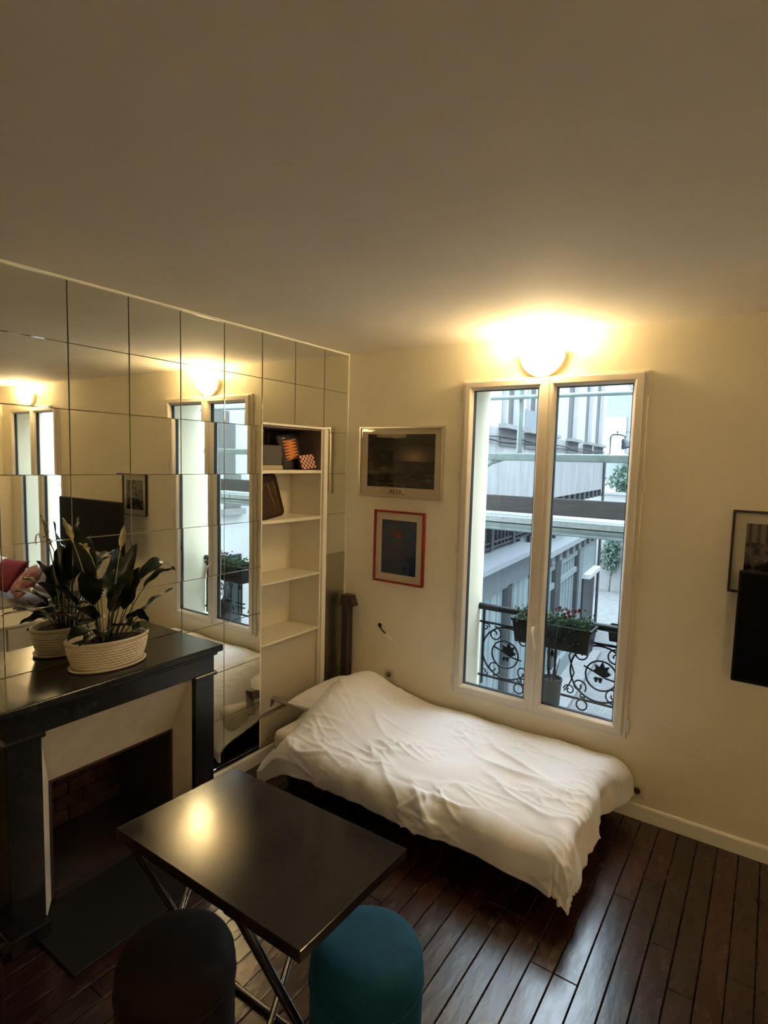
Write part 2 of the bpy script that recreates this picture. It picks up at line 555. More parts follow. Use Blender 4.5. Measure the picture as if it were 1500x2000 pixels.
# ---------------------------------------------------------------- wall sconces
BOWL = mat('opal_lamp_glass', (0.95, 0.86, 0.68), 0.25, emit=(1.0, 0.74, 0.40), estr=BOWL_GLOW)
BOWL2 = mat('fill_lamp_glass', (0.95, 0.86, 0.68), 0.25, emit=(1.0, 0.74, 0.40), estr=BOWL_GLOW * .7)  # weaker glow, only for the added fill lamp
RIM = mat('cream_lamp_metal', (0.70, 0.62, 0.45), 0.3, metal=0.4)
def make_sconce(x, label, place=None, power=1.0):
    zt = 2.700
    t = thing('wall_sconce', (x, 0, zt - .15), label, 'lamp', 'half-bowl wall sconces')
    n = 24
    v = []; f = []
    for i in range(n + 1):
        a = PI + PI * i / n
        for r, y in ((.122, -.002), (.122, -.030), (.126, -.034), (.142, -.034), (.146, -.030), (.146, -.002)):
            v.append((x + r * math.cos(a), y, zt + r * math.sin(a)))
    for i in range(n):
        for k in range(6):
            l = (k + 1) % 6
            f.append((i*6+k, i*6+l, (i+1)*6+l, (i+1)*6+k))
    f += [tuple(range(6)), tuple(range(n*6, n*6+6))]
    MB().add(v, f).build('rim', RIM, t, smooth=True, auto=35)
    v = []; f = []                               # quarter-sphere bowl, open to the top
    na, nb = 24, 12
    for R in (.121, .115):
        for i in range(na + 1):
            a = PI + PI * i / na
            for j in range(nb + 1):
                b = (PI / 2) * j / nb
                v.append((x + R * math.cos(a) * math.cos(b), -.03 - R * .86 * math.sin(b), zt + R * math.sin(a) * math.cos(b) - 0.0))
    st = nb + 1; off = (na + 1) * st
    for s_ in (0, off):
        for i in range(na):
            for j in range(nb):
                f.append((s_ + i*st+j, s_ + (i+1)*st+j, s_ + (i+1)*st+j+1, s_ + i*st+j+1))
    # z-top edge strip
    for j in range(nb):
        f.append((j, j+1, off+j+1, off+j)); f.append((na*st+j, na*st+j+1, off+na*st+j+1, off+na*st+j))
    MB().add(v, f).build('shade', BOWL if power == 1.0 else BOWL2, t, smooth=True, recalc=True)
    for sx in (-1, 1):
        MB().tube([(x + sx * .133, -.030, zt - .02), (x + sx * .133, -.042, zt - .02)], .006, 8).build('screw', RIM, t)
    bl = MB().lathe([(.0, -.02), (.012, -.02), (.014, .0), (.027, .03), (.030, .05), (.024, .07), (.0, .08)], 16, (x, -.075, zt - .035))
    bl.build('bulb', mat('lit_bulb', (1, .9, .7), .4, emit=(1, .80, .48), estr=60), t, smooth=True)
    L = bpy.data.lights.new('sconce_light', 'POINT'); L.energy = LAMP_POWER * power; L.color = LAMP_COLOR; L.shadow_soft_size = .045
    lo = bpy.data.objects.new('sconce_light', L); COL.objects.link(lo); lo.parent = t
    lo.location = (0, -.085, .15 + .008)
    if place:
        t.location = place[0]; t.rotation_euler = (0, 0, place[1])
    return t
make_sconce(1.490, 'lit half-bowl wall lamp above the window by the bed')
make_sconce(4.620, 'lit half-bowl wall lamp reflected at the far left of the mirrors')
make_sconce(0.0, 'added half-bowl fill lamp, unseen on the wall behind the viewer', ((3.6, YF, 2.40), PI), 0.6)  # added out of view as fill light for walls and ceiling

# ================================================================ BOOKCASE NICHE
t = thing('built_in_bookcase', (-.14, -.58, .10), 'white built-in bookcase set into the mirrored wall beside the bed', 'bookcase')
D = -0.30
MB().box((D - .01, NY0, NZ0), (D, NY1, NZ1)).build('back_panel', WHITESHELF, t)
for a, b in ((NY0, NY0 + .014), (NY1 - .014, NY1)):
    MB().box((D, a, NZ0), (-.008, b, NZ1)).build('side_panel', WHITESHELF, t)
MB().box((D, NY0 + .014, NZ1 - .014), (-.008, NY1 - .014, NZ1)).build('top_panel', mat('brown_board', (.16, .11, .09), .6), t)  # dark brown top panel, unlike the white shelves
MB().rbox((-.008, NY0, NZ1 - .002), (.006, NY1 + .043, NZ1 + .013), .002).build('top_edge', TRIM, t)
MB().rbox((-.008, NY1, .10), (.008, NY1 + .043, NZ1 - .002), .002).build('stile', TRIM, t)
SHELF = [1.945, 1.615, 1.203, 0.795]
for k, zs in enumerate(SHELF):
    MB().rbox((D, NY0 + .014, zs - (.022 if k < 2 else .014)), (-.006, NY1 - .014, zs), .002).build('shelf', WHITESHELF, t)
MB().box((-.05, NY0 + .014, NZ0), (-.038, NY1 - .014, SHELF[3] - .014)).build('lower_panel', mat('glossy_beige_panel', (.50, .45, .34), .16, spec=.8), t)
# board that lines the top compartment on its right side
MB().box((D + .002, NY1 - .017, SHELF[0]), (-.012, NY1 - .0142, NZ1 - .014)).build('lining', mat('brown_board', (.16, .11, .09)), t)

# ---- things in the top compartment
zs = SHELF[0]
t = thing('storage_box', (-.12, -.71, zs), 'flat dark grey box lying in the top compartment of the bookcase', 'box')
MB().rbox((-.26, -.845, zs + .030), (-.11, -.585, zs + .165), .004).build('body', mat('charcoal_card', (.085, .078, .070), .7, var=.1), t)
MB().rbox((-.265, -.852, zs), (-.105, -.58, zs + .030), .003).build('base_band', mat('pale_card', (.42, .36, .25), .6), t)

t = thing('game_box', (-.20, -.49, zs), 'tall dark maroon game box standing behind the backgammon case', 'box')
MB().rbox((-.295, -.575, zs), (-.255, -.315, zs + .272), .004).build('carton', mat('maroon_card', (.028, .014, .014), .45), t)
MB().box((-.2548, -.55, zs + .20), (-.254, -.35, zs + .245)).build('label_strip', mat('dark_print', (.05, .045, .04), .4, color2=(.01, .01, .01), scale=60), t)

# backgammon case, leaning back to the left
t = thing('backgammon_case', (-.12, -.46, zs), 'black backgammon case with an orange playing field leaning in the bookcase', 'game')
M = Matrix.Translation((-.115, -.455, zs + .012)) @ Matrix.Rotation(math.radians(9), 4, 'X') @ Matrix.Rotation(math.radians(-9), 4, 'Y')
CASE = mat('black_leatherette', (.012, .012, .013), .35)
MB().rbox((-.028, -.10, 0), (0, .10, .245), .004).xform(M).build('case', CASE, t)
MB().box((.0, -.064, .062), (.0025, .064, .200)).xform(M).build('field', mat('orange_felt', (.62, .22, .06), .8), t)
PT = mat('dark_points', (.05, .018, .010), .8)
for i in range(6):
    z0 = .066 + i * .022
    MB().prism([(-.062, z0), (-.062, z0 + .014), (-.010, z0 + .007)], 'x', .0026, .0034).xform(M).build('point', PT, t)
    MB().prism([(.062, z0 + .004), (.062, z0 + .018), (.012, z0 + .011)], 'x', .0026, .0034).xform(M).build('point', PT, t)
MB().rbox((.0, -.066, .214), (.004, -.036, .222), .001).xform(M).build('clasp', ALU, t)
MB().rbox((.0, -.02, .226), (.003, .09, .238), .001).xform(M).build('strap', mat('dark_print2', (.03, .03, .03), .4), t)

# small chess box
t = thing('chess_box', (-.06, -.36, zs), 'small red and white checkered chess box leaning in the bookcase', 'game')
M = Matrix.Translation((-.045, -.375, zs + .006)) @ Matrix.Rotation(math.radians(6), 4, 'X') @ Matrix.Rotation(math.radians(-14), 4, 'Y')
MB().rbox((-.022, -.076, 0), (0, .076, .108), .003).xform(M).build('case', mat('dark_red_lacquer', (.10, .012, .010), .35), t)
WSQ = mat('ivory_square', (.72, .56, .44), .5); RSQ = mat('red_square', (.20, .018, .012), .45)
qs = .0165
for i in range(8):
    for j in range(6):
        y0 = -.072 + i * .018; z0 = .005 + j * qs
        MB().box((0, y0, z0), (.0012, y0 + .018 * .97, z0 + qs * .97)).xform(M).build('square', WSQ if (i + j) % 2 else RSQ, t)

# brown tray on the second shelf
zs = SHELF[1]
t = thing('serving_tray', (-.15, -.76, zs), 'brown lacquered tray with rounded corners leaning on the second shelf', 'tray')
def rrect(w_, h_, r, n=6):
    pts = []
    for cx, cy, a0 in ((w_/2-r, h_/2-r, 0), (-w_/2+r, h_/2-r, PI/2), (-w_/2+r, -h_/2+r, PI), (w_/2-r, -h_/2+r, 1.5*PI)):
        for i in range(n + 1):
            a = a0 + PI/2*i/n
            pts.append((cx + r*math.cos(a), cy + r*math.sin(a)))
    return pts
M = Matrix.Translation((-.10, -.755, zs + .150)) @ Matrix.Rotation(math.radians(8), 4, 'X') @ Matrix.Rotation(math.radians(-12), 4, 'Y')
LAC = mat('brown_lacquer', (.085, .040, .018), .22, color2=(.030, .014, .008), scale=18, stretch=(1, 3, 3))
MB().prism(rrect(.24, .285, .035), 'x', -.010, -.004).xform(M).build('base', LAC, t)
def loft(loops):
    n = len(loops[0]); m = MB(); v = [p for l in loops for p in l]; f = []
    for i in range(len(loops) - 1):
        for k in range(n):
            l = (k + 1) % n
            f.append((i*n+k, i*n+l, (i+1)*n+l, (i+1)*n+k))
    return m.add(v, f)
def lp(w_, h_, r, x): return [(x, p[0], p[1]) for p in rrect(w_, h_, r)]
loft([lp(.24, .285, .035, -.010), lp(.256, .30, .04, .016), lp(.244, .288, .036, .016), lp(.226, .270, .030, -.004)]).xform(M).build('raised_rim', LAC, t, smooth=True, auto=40)
MB().tube([(-.003, .052, .08), (-.003, .066, -.02), (-.003, .076, -.085), (-.003, .050, -.085)], .0035, 6).xform(M).build('brass_inlay', mat('brass', (.65, .42, .14), .2, metal=1), t)

# ================================================================ PICTURES
def picture(name, label, x0, x1, z0, z1, fw, depth, fmat, img, imat, mount=PAPERMAT, lean=0, bevel=.002, tiltz=0.0):
    t = thing(name, ((x0+x1)/2, -.002, z0), label, 'picture')
    MB().ring(x0, x1, z0, z1, [(0, -.001), (0, -depth + bevel), (bevel, -depth), (fw - bevel, -depth), (fw, -depth + bevel), (fw, -.001)]).build('frame', fmat, t)
    MB().box((x0 + fw*.6, -depth*.45, z0 + fw*.6), (x1 - fw*.6, -.001, z1 - fw*.6)).build('mount', mount, t)
    a0, a1, c0, c1 = img
    MB().box((a0, -depth*.45 - .0012, c0), (a1, -depth*.45, c1)).build('print', imat, t)
    MB().box((x0 + fw*.7, -depth*.72, z0 + fw*.7), (x1 - fw*.7, -depth*.72 + .002, z1 - fw*.7)).build('glazing', PICGLASS, t)
    return t
def seascape(X, Y, Z, M, mix, nz, step):
    base = mix(nz(6, (1, 1, .8)), (.004, .003, .003), (.022, .017, .016))
    low = M('SUBTRACT', 1.0, step(Z, .42, .10))
    rip = step(nz(5, (1.2, 1, 7)), .60, .07)
    c = mix(M('MULTIPLY', M('MULTIPLY', low, rip), .55), base, (.16, .14, .13))
    # pale strip of sky between dark cliffs
    e = M('ADD', Z, M('MULTIPLY', nz(3.5, (1, 1, .01)), .10))
    sky = M('MULTIPLY', step(e, .985, .012), M('MULTIPLY', step(X, .14, .03), M('SUBTRACT', 1.0, step(X, .58, .005))))
    c = mix(sky, c, (.30, .25, .20))
    dx = M('MULTIPLY', M('SUBTRACT', X, .70), 6.0); dz = M('MULTIPLY', M('SUBTRACT', Z, .56), 7.0)
    g = M('POWER', 2.718, M('MULTIPLY', M('ADD', M('MULTIPLY', dx, dx), M('MULTIPLY', dz, dz)), -1.0))
    g = M('MULTIPLY', g, step(Z, .50, .015))
    c = mix(M('MULTIPLY', g, .8), c, (.32, .20, .12))
    return c
pic1 = picture('framed_photograph', 'dark seascape photograph in a wide silver frame beside the window', .130, .834, 1.763, 2.270, .014, .030, ALU,
        (.202, .768, 1.836, 2.216), node_print('seascape_print', seascape), mount=mat('beige_mount', (.62, .55, .42), .7))
def text_part(body, size, loc, material, parent, name='lettering'):
    cu = bpy.data.curves.new('txt', 'FONT'); cu.body = body; cu.size = size; cu.align_x = 'CENTER'; cu.extrude = 0.0004
    ob = bpy.data.objects.new('txt', cu); COL.objects.link(ob)
    dg = bpy.context.evaluated_depsgraph_get()
    me = bpy.data.meshes.new_from_object(ob.evaluated_get(dg))
    bpy.data.objects.remove(ob, do_unlink=True)
    M = Matrix.Translation(Vector(loc) - ORG[parent.name]) @ Matrix.Rotation(PI/2, 4, 'X')
    me.transform(M); me.materials.clear(); me.materials.append(material)
    o = bpy.data.objects.new(name, me); COL.objects.link(o); o.parent = parent
    return o
INK = mat('dark_ink', (.05, .042, .03), .7)
text_part('REZA', .044, (.455, -.0148, 1.790), INK, pic1)
for a, b in ((.385, .405), (.505, .530)):
    MB().box((a, -.0148, 1.789), (b, -.0142, 1.792)).build('ink_rule', INK, pic1)

def blueprint(X, Y, Z, M, mix, nz, step):
    c = mix(nz(3), (.012, .024, .075), (.020, .040, .11))
    dx = M('MULTIPLY', M('SUBTRACT', X, .47), 6.5); dz = M('MULTIPLY', M('ADD', M('SUBTRACT', Z, .74), M('MULTIPLY', M('SUBTRACT', X, .47), .16)), 15.0)
    r = M('ADD', M('MULTIPLY', dx, dx), M('MULTIPLY', dz, dz))
    r = M('ADD', r, M('MULTIPLY', nz(9), .8))
    return mix(M('SUBTRACT', 1.0, step(r, 1.1, .35)), c, (.20, .014, .03))
picture('framed_print', 'dark blue print with a red mark in a thin red frame below the seascape', .281, .706, 1.142, 1.668, .014, .028,
        mat('red_lacquer_frame', (.26, .012, .012), .3), (.346, .640, 1.208, 1.600), node_print('blue_print', blueprint), mount=mat('ivory_mount', (.70, .64, .52), .7))

def bwphoto(X, Y, Z, M, mix, nz, step):
    c = mix(step(nz(4.5, (1, 1, 1.4)), .50, .06), (.010, .009, .008), (.12, .10, .085))
    stripe = M('PINGPONG', M('MULTIPLY', X, 16.0), 1.0)
    top = step(Z, .68, .02)
    c2 = mix(step(stripe, .6, .2), (.20, .16, .12), (.05, .04, .03))
    c = mix(M('MULTIPLY', top, M('SUBTRACT', 1.0, step(X, .42, .01))), c, c2)
    hi = step(nz(7, (1, 1, 1)), .66, .03)
    return mix(M('MULTIPLY', hi, .7), c, (.42, .36, .28))
picture('framed_photo', 'black and white photograph in a thin black frame behind the television', 2.535, 2.955, 1.396, 1.822, .012, .026,
        mat('black_frame_wood', (.012, .010, .010), .35), (2.598, 2.892, 1.456, 1.757), node_print('monochrome_print', bwphoto))

# ================================================================ TELEVISION
t = thing('television', (3.19, -.02, 1.28), 'large black flat television on a wall bracket at the right edge', 'television')
TVB = mat('black_tv_plastic', (.006, .006, .007), .5, spec=.2)
MB().rbox((2.590, -.262, 1.006), (3.785, -.225, 1.548), .006, 2).build('housing', TVB, t)
MB().box((2.600, -.2628, 1.022), (3.775, -.2615, 1.538)).build('screen', mat('tv_screen', (.003, .003, .0035), .45, spec=.06), t)
MB().rbox((2.90, -.225, 1.06), (3.48, -.185, 1.42), .01).build('rear_cover', TVB, t)
MB().rbox((3.08, -.185, 1.18), (3.30, -.014, 1.36), .006).build('bracket', BLACKMETAL, t)
MB().rbox((3.00, -.014, 1.10), (3.38, -.001, 1.44), .003).build('wall_plate', BLACKMETAL, t)

# ================================================================ SMALL WALL FITTINGS
def outlet(x, z, label, round_=True):
    t = thing('power_outlet', (x, 0, z - .04), label, 'outlet', 'white wall outlets')
    PL = mat('ivory_plastic', (.62, .56, .42), .4)
    MB().rbox((x - .04, -.010, z - .04), (x + .04, 0, z + .04), .004, 2).build('plate', PL, t)
    MB().lathe([(.021, -.0), (.021, .004), (.018, .005), (.016, .0), (.0, .0)], 20).xform(Matrix.Translation((x, -.010, z)) @ Matrix.Rotation(PI/2, 4, 'X')).build('socket', mat('grey_socket', (.18, .15, .10), .5), t)
    for dx in (-.008, .008):
        MB().tube([(x + dx, -.0105, z), (x + dx, -.013, z)], .0025, 6).build('pin_hole', RUBBER, t)
outlet(.437, .450, 'ivory square power outlet low on the wall behind the bed')
outlet(2.170, .170, 'pale square power outlet near the floor past the foot of the bed')
t = thing('wall_cable', (.34, 0, .80), 'short black and white cable end poking out of a hole in the wall', 'cable')
MB().lathe([(.0, 0), (.013, 0), (.017, .002), (.017, -.001)], 14).xform(Matrix.Translation((.34, -.001, .803)) @ Matrix.Rotation(PI/2, 4, 'X')).build('hole_rim', RUBBER, t)
MB().tube([(.34, .0, .803), (.352, -.018, .796), (.385, -.030, .778), (.415, -.034, .760)], .0055, 8).build('black_sleeve', RUBBER, t, smooth=True)
MB().tube([(.415, -.034, .760), (.45, -.036, .741), (.480, -.037, .725)], .0048, 8).build('white_core', TRIM, t, smooth=True)

# dark post in the corner
t = thing('wooden_post', (.085, -.06, 0), 'dark brown wooden post with a wider cap standing in the corner behind the bed', 'post')
MB().rbox((.052, -.100, 0), (.112, -.035, .945), .004).build('shaft', DARKWOOD, t)
MB().add([(.040, -.105, .930), (.158, -.105, .930), (.158, -.030, .930), (.040, -.030, .930), (.046, -.100, 1.008), (.128, -.100, 1.008), (.128, -.034, 1.008), (.046, -.034, 1.008)],
         [(3,2,1,0),(4,5,6,7),(0,1,5,4),(1,2,6,5),(2,3,7,6),(3,0,4,7)]).build('cap', DARKWOOD, t)

# ================================================================ BED
BX0, BX1, BY0, BY1 = 0.19, 2.03, -0.965, -0.03
t = thing('bed_frame', ((BX0+BX1)/2, -.5, 0), 'low dark bed base on short legs under the window', 'bed')
MB().rbox((BX0 + .02, BY0 + .03, .095), (BX1 - .02, BY1 - .01, .155), .006).build('base', BLACKMETAL, t)
for x in (BX0 + .10, BX1 - .10):
    for y in (BY0 + .09, BY1 - .09):
        MB().lathe([(.022, 0), (.026, .01), (.026, .095)], 12, (x, y, 0)).build('leg', BLACKMETAL, t, smooth=True, auto=40)
t = MB().rbox((BX0, BY0, .156), (BX1, BY1, .320), .05, 4).build('mattress', TICKING, None, smooth=True)
tag(t, 'beige mattress showing under the white duvet at the head of the bed', 'mattress')
# pillow half hidden by the duvet
def cushion(cx, cy, cz, lx, ly, lz, rot=0, tilt=0, n=18, pinch=.35):
    v = []; f = []
    for side in (1, -1):
        for i in range(n + 1):
            for j in range(n + 1):
                u = -1 + 2*i/n; w_ = -1 + 2*j/n
                e = (1 - abs(u)**2.6) * (1 - abs(w_)**2.6)
                h = max(e, 0)**.5
                k = 1 - .07*(1 - abs(u))*abs(w_)**3 - .0
                k2 = 1 - .07*(1 - abs(w_))*abs(u)**3
                wr = .05*noise.noise(Vector((u*2.2+cx*7, w_*2.2+cy*3, side)))
                v.append((u*lx/2*k2, w_*ly/2*k, side*lz/2*(h + wr*h)))
    st = n + 1; o2 = st*st
    for i in range(n):
        for j in range(n):
            a = i*st+j
            f.append((a, a+st, a+st+1, a+1)); f.append((o2+a, o2+a+1, o2+a+st+1, o2+a+st))
    for i in range(n):
        f.append((i, i+1, o2+i+1, o2+i)); a = n*st
        f.append((a+i+1, a+i, o2+a+i, o2+a+i+1))
        f.append((i*st, o2+i*st, o2+(i+1)*st, (i+1)*st)); f.append((i*st+n, (i+1)*st+n, o2+(i+1)*st+n, o2+i*st+n))
    M = Matrix.Translation((cx, cy, cz)) @ Matrix.Rotation(rot, 4, 'Z') @ Matrix.Rotation(tilt, 4, 'Y')
    return MB().add(v, f).xform(M)
tag(cushion(.275, -.42, .392, .38, .60, .15, 0, math.radians(-3)).build('pillow', LINEN, None, smooth=True),
    'white pillow peeking out from under the duvet at the head of the bed', 'pillow')

# duvet: one draped sheet with a hanging corner
def duvet():
    na, nb = 230, 130
    v = []; f = []
    B0, B1 = 0.0, 0.95 + .235
    ex, ey = BX1 - .02, -BY0 - .02       # edges where it turns down (x, and distance from the wall)
    for i in range(na + 1):
        s = i / na
        for j in range(nb + 1):
            q = j / nb
            b = B0 + (B1 - B0) * q
            left = .105 + .070 * q + .008 * math.sin(q * 9)
            right = 2.06 + .215 + .02 * math.sin(q * 13 + 1) - .05 * math.exp(-((q - .45) / .22) ** 2)
            a = left + (right - left) * s
            bb = b - .012 * math.sin(a * 5.0) * q - .02 * math.exp(-((a - 1.0) / .5) ** 2) * q
            y = -bb - .03
            # top height
            hump = .165 * math.exp(-((a - .40) / .24) ** 2) * (1 / (1 + math.exp((bb - .74) * 14))) * (0.72 + .28 * math.exp(-((bb - .32) / .28) ** 2))
            hump *= 1 - .55 * math.exp(-((bb) / .09) ** 2)
            crown = .035 * math.sin(PI * min(1, max(0, bb / .95))) ** .7
            edge = math.exp(-((a - left) / .13) ** 2); sm = min(1, max(0, (bb - .25) / .65)); sm = sm * sm * (3 - 2 * sm)
            hump -= (.05 + .15 * sm) * edge
            top = .338 + hump + crown + .020 * noise.noise(Vector((a * 1.7, bb * 2.3, 3.1)))
            # wrinkles: long diagonal creases plus small ruffles toward the front edge
            d1 = noise.noise(Vector((a * 1.5 + bb * 2.0, bb * 7.5 - a * 2.6, 0.4)))
            d2 = noise.noise(Vector((a * 3.2 - bb * 2, bb * 11 + a * 3.5, 7.7)))
            d3 = noise.noise(Vector((a * 5, bb * 5, 2.2)))
            rid = (1 - abs(d1) * 2.2); rid = max(0, rid) ** 4
            rid2 = (1 - abs(d2) * 2.4); rid2 = max(0, rid2) ** 4
            d4 = noise.noise(Vector((a * 2.5 + 9, bb * 13 - a * 5, 5.1)))
            rid3 = max(0, 1 - abs(d4) * 2.8) ** 5
            fr = .35 + .65 * min(1, max(0, (bb - .1) / .6))
            m1 = max(0, .35 + noise.noise(Vector((a * 2.2, bb * 2.2, 9))) * 1.6); m2 = max(0, .2 + noise.noise(Vector((a * 2.6 + 4, bb * 2.6, 3))) * 1.8)
            wr = .026 * rid * fr * m1 + .022 * rid2 * fr * m2 + .010 * d3 + .018 * rid3 * fr * m2
            ox = max(0, a - ex); oy = max(0, bb - ey)
            o_ = math.hypot(ox, oy)
            if o_ < 1e-6:
                v.append((a, y, top + wr)); continue
            dx, dy = ox / o_, oy / o_
            r = .055 + .10 * math.exp(-((bb - .06) / .14) ** 2) * dx + .012 * dy
            arc = r * PI / 2
            if o_ < arc:
                th = o_ / r; out = r * math.sin(th); drop = r * (1 - math.cos(th))
            else:
                out = r + (o_ - arc) * (.10 + .05 * dx); drop = r + (o_ - arc) * .985
            # vertical folds on the hanging parts
            along = a * dy - bb * dx
            fold = math.sin(along * 19 + 3 * noise.noise(Vector((along * 3, 1, 1)))) * .5 + noise.noise(Vector((along * 12, o_ * 6, 4)))
            cn = 2 * min(dx, dy); out += .018 * fold * min(1, o_ / .12) * (1 - .8 * cn)
            hang = min(1, o_ / .10)
            out += hang * (.022 * math.sin(PI * min(1, o_ / .26)) * dy + .016 * rid2 * m2 + .014 * rid3 * m2 + .012 * rid * m1)
            X = min(a, ex) + dx * out
            Y = -(min(bb, ey)) - .03 - dy * out
            Z = top - drop * (1 - .06 * cn) + wr * (1 - min(1, o_ / .2)) + .006 * d3
            if Z < .10: Z = .10 - (.10 - Z) * .55
            v.append((X, Y, max(Z, .02)))
    st = nb + 1
    for i in range(na):
        for j in range(nb):
            f.append((i*st+j, (i+1)*st+j, (i+1)*st+j+1, i*st+j+1))
    return MB().add(v, f)
du = duvet().build('duvet', LINEN, None, smooth=True)
so = du.modifiers.new('thickness', 'SOLIDIFY'); so.thickness = .016; so.offset = -1
tag(du, 'rumpled white duvet spread over the bed with one corner hanging', 'duvet')

# grey folded strap lying at the head of the bed
t = thing('webbing_strap', (.06, -.80, .33), 'grey brown folded strap lying by the pillow at the bookcase', 'strap')
STR = mat('grey_webbing', (.16, .13, .11), .8, var=.1, scale=40)
MB().add([(.02, -.90, .335), (.05, -.945, .335), (.19, -.83, .425), (.16, -.79, .425), (.02, -.90, .342), (.05, -.945, .342), (.19, -.83, .432), (.16, -.79, .432)],
         [(3,2,1,0),(4,5,6,7),(0,1,5,4),(1,2,6,5),(2,3,7,6),(3,0,4,7)]).build('lower_run', STR, t)
MB().add([(.16, -.79, .428), (.19, -.83, .428), (.085, -.865, .455), (.07, -.815, .455), (.16, -.79, .435), (.19, -.83, .435), (.085, -.865, .462), (.07, -.815, .462)],
         [(3,2,1,0),(4,5,6,7),(0,1,5,4),(1,2,6,5),(2,3,7,6),(3,0,4,7)]).build('upper_run', STR, t)
MB().add([(.07, -.815, .455), (.085, -.865, .455), (.080, -.868, .405), (.064, -.82, .41), (.076, -.815, .462), (.091, -.865, .462), (.086, -.868, .405), (.070, -.82, .41)],
         [(3,2,1,0),(4,5,6,7),(0,1,5,4),(1,2,6,5),(2,3,7,6),(3,0,4,7)]).build('end_flap', STR, t)

# ================================================================ FIREPLACE
t = thing('fireplace', (.15, -2.0, 0), 'black marble fireplace with a cream splayed surround', 'fireplace')
ms = MB().rbox((-.003, -2.555, 1.005), (.362, -1.490, 1.040), .006, 2).build('mantel_shelf', BLACKMARBLE, t)
MB().rbox((-.003, -2.535, .985), (.340, -1.508, 1.006), .004).build('shelf_moulding', BLACKMARBLE, t)
MB().rbox((.02, -2.515, .888), (.318, -1.515, .986), .003).build('frieze', BLACKMARBLE, t)
for y0, y1 in ((-2.515, -2.380), (-1.632, -1.510)):
    p = MB().rbox((.0, y0, .06), (.312, y1, .880), .004).build('pilaster', BLACKMARBLE, t)
    MB().rbox((.0, y0 - .010, .872), (.328, y1 + .010, .892), .004).build('capital', BLACKMARBLE, p)
    MB().rbox((.0, y0 - .012, 0), (.330, y1 + .012, .075), .004).build('plinth', BLACKMARBLE, p)
# splayed cream surround
ox, ix = .285, .150
oy0, oy1, oz = -2.378, -1.634, .886
iy0, iy1, iz = -2.285, -1.655, .580
th = .014
MB().add([(ox, oy0, oz), (ox, oy1, oz), (ix, iy1, iz), (ix, iy0, iz), (ox - th, oy0, oz), (ox - th, oy1, oz), (ix - th, iy1, iz), (ix - th, iy0, iz)],
         [(0,1,2,3),(7,6,5,4),(0,4,5,1),(1,5,6,2),(2,6,7,3),(3,7,4,0)]).build('hood_panel', CREAMPANEL, t)
MB().add([(ox, oy1, oz), (ox, oy1, .02), (ix, iy1, .02), (ix, iy1, iz), (ox, oy1 + .012, oz), (ox, oy1 + .012, .02), (ix, iy1 + .012, .02), (ix, iy1 + .012, iz)],
         [(0,1,2,3),(7,6,5,4),(0,4,5,1),(1,5,6,2),(2,6,7,3),(3,7,4,0)]).build('side_panel', CREAMPANEL, t)
MB().add([(ox, oy0, oz), (ox, oy0, .02), (ix, iy0, .02), (ix, iy0, iz), (ox, oy0 - .012, oz), (ox, oy0 - .012, .02), (ix, iy0 - .012, .02), (ix, iy0 - .012, iz)],
         [(0,1,2,3),(7,6,5,4),(0,4,5,1),(1,5,6,2),(2,6,7,3),(3,7,4,0)]).build('side_panel', CREAMPANEL, t)
# thin iron frame and firebox
m = MB(); m.bar((ix - .004, iy0 + .006, .02), (ix - .004, iy0 + .006, iz), .014, .012, (0,1,0)); m.bar((ix - .004, iy1 - .006, .02), (ix - .004, iy1 - .006, iz), .014, .012, (0,1,0))
m.bar((ix - .004, iy0, iz - .006), (ix - .004, iy1, iz - .006), .012, .012); m.build('iron_frame', mat('rusty_iron', (.05, .018, .012), .6), t)
MB().box((-.355, FY0 + .002, .0), (-.335, FY1 - .002, FZ1 - .002)).build('fire_back', SOOT, t)
MB().box((-.335, FY0 + .002, .0), (ix - .014, FY0 + .016, iz)).build('fire_cheek', SOOT, t)
MB().box((-.335, FY1 - .016, .0), (ix - .014, FY1 - .002, iz)).build('fire_cheek', SOOT, t)
MB().box((-.335, FY0 + .016, iz), (ix - .014, FY1 - .016, iz + .014)).build('fire_roof', SOOT, t)
# bricks of the firebox floor and back
BR = mat('fire_brick', (.085, .034, .022), .9, color2=(.02, .01, .008), scale=12, bump=.4, bscale=30, rnd=.3)
for r in range(4):
    for k in range(4):
        y0 = iy0 + .022 + k * .150 - (.07 if r % 2 else 0)
        a, b = max(y0, iy0 + .02), min(y0 + .144, iy1 - .02)
        if b - a < .03: continue
        MB().rbox((-.334, a, .05 + r * .075), (-.316 + .003 * ((k * 7 + r) % 3), b, .05 + r * .075 + .069), .004).build('brick', BR, t)
MB().box((-.335, iy0 + .016, 0), (.15, iy1 - .016, .045)).build('fire_floor', SOOT, t)
MB().rbox((.15, -2.42, 0.0), (.60, -1.60, .010), .003).build('hearth_slab', mat('black_slate', (.008, .008, .008), .6, spec=.2), t)

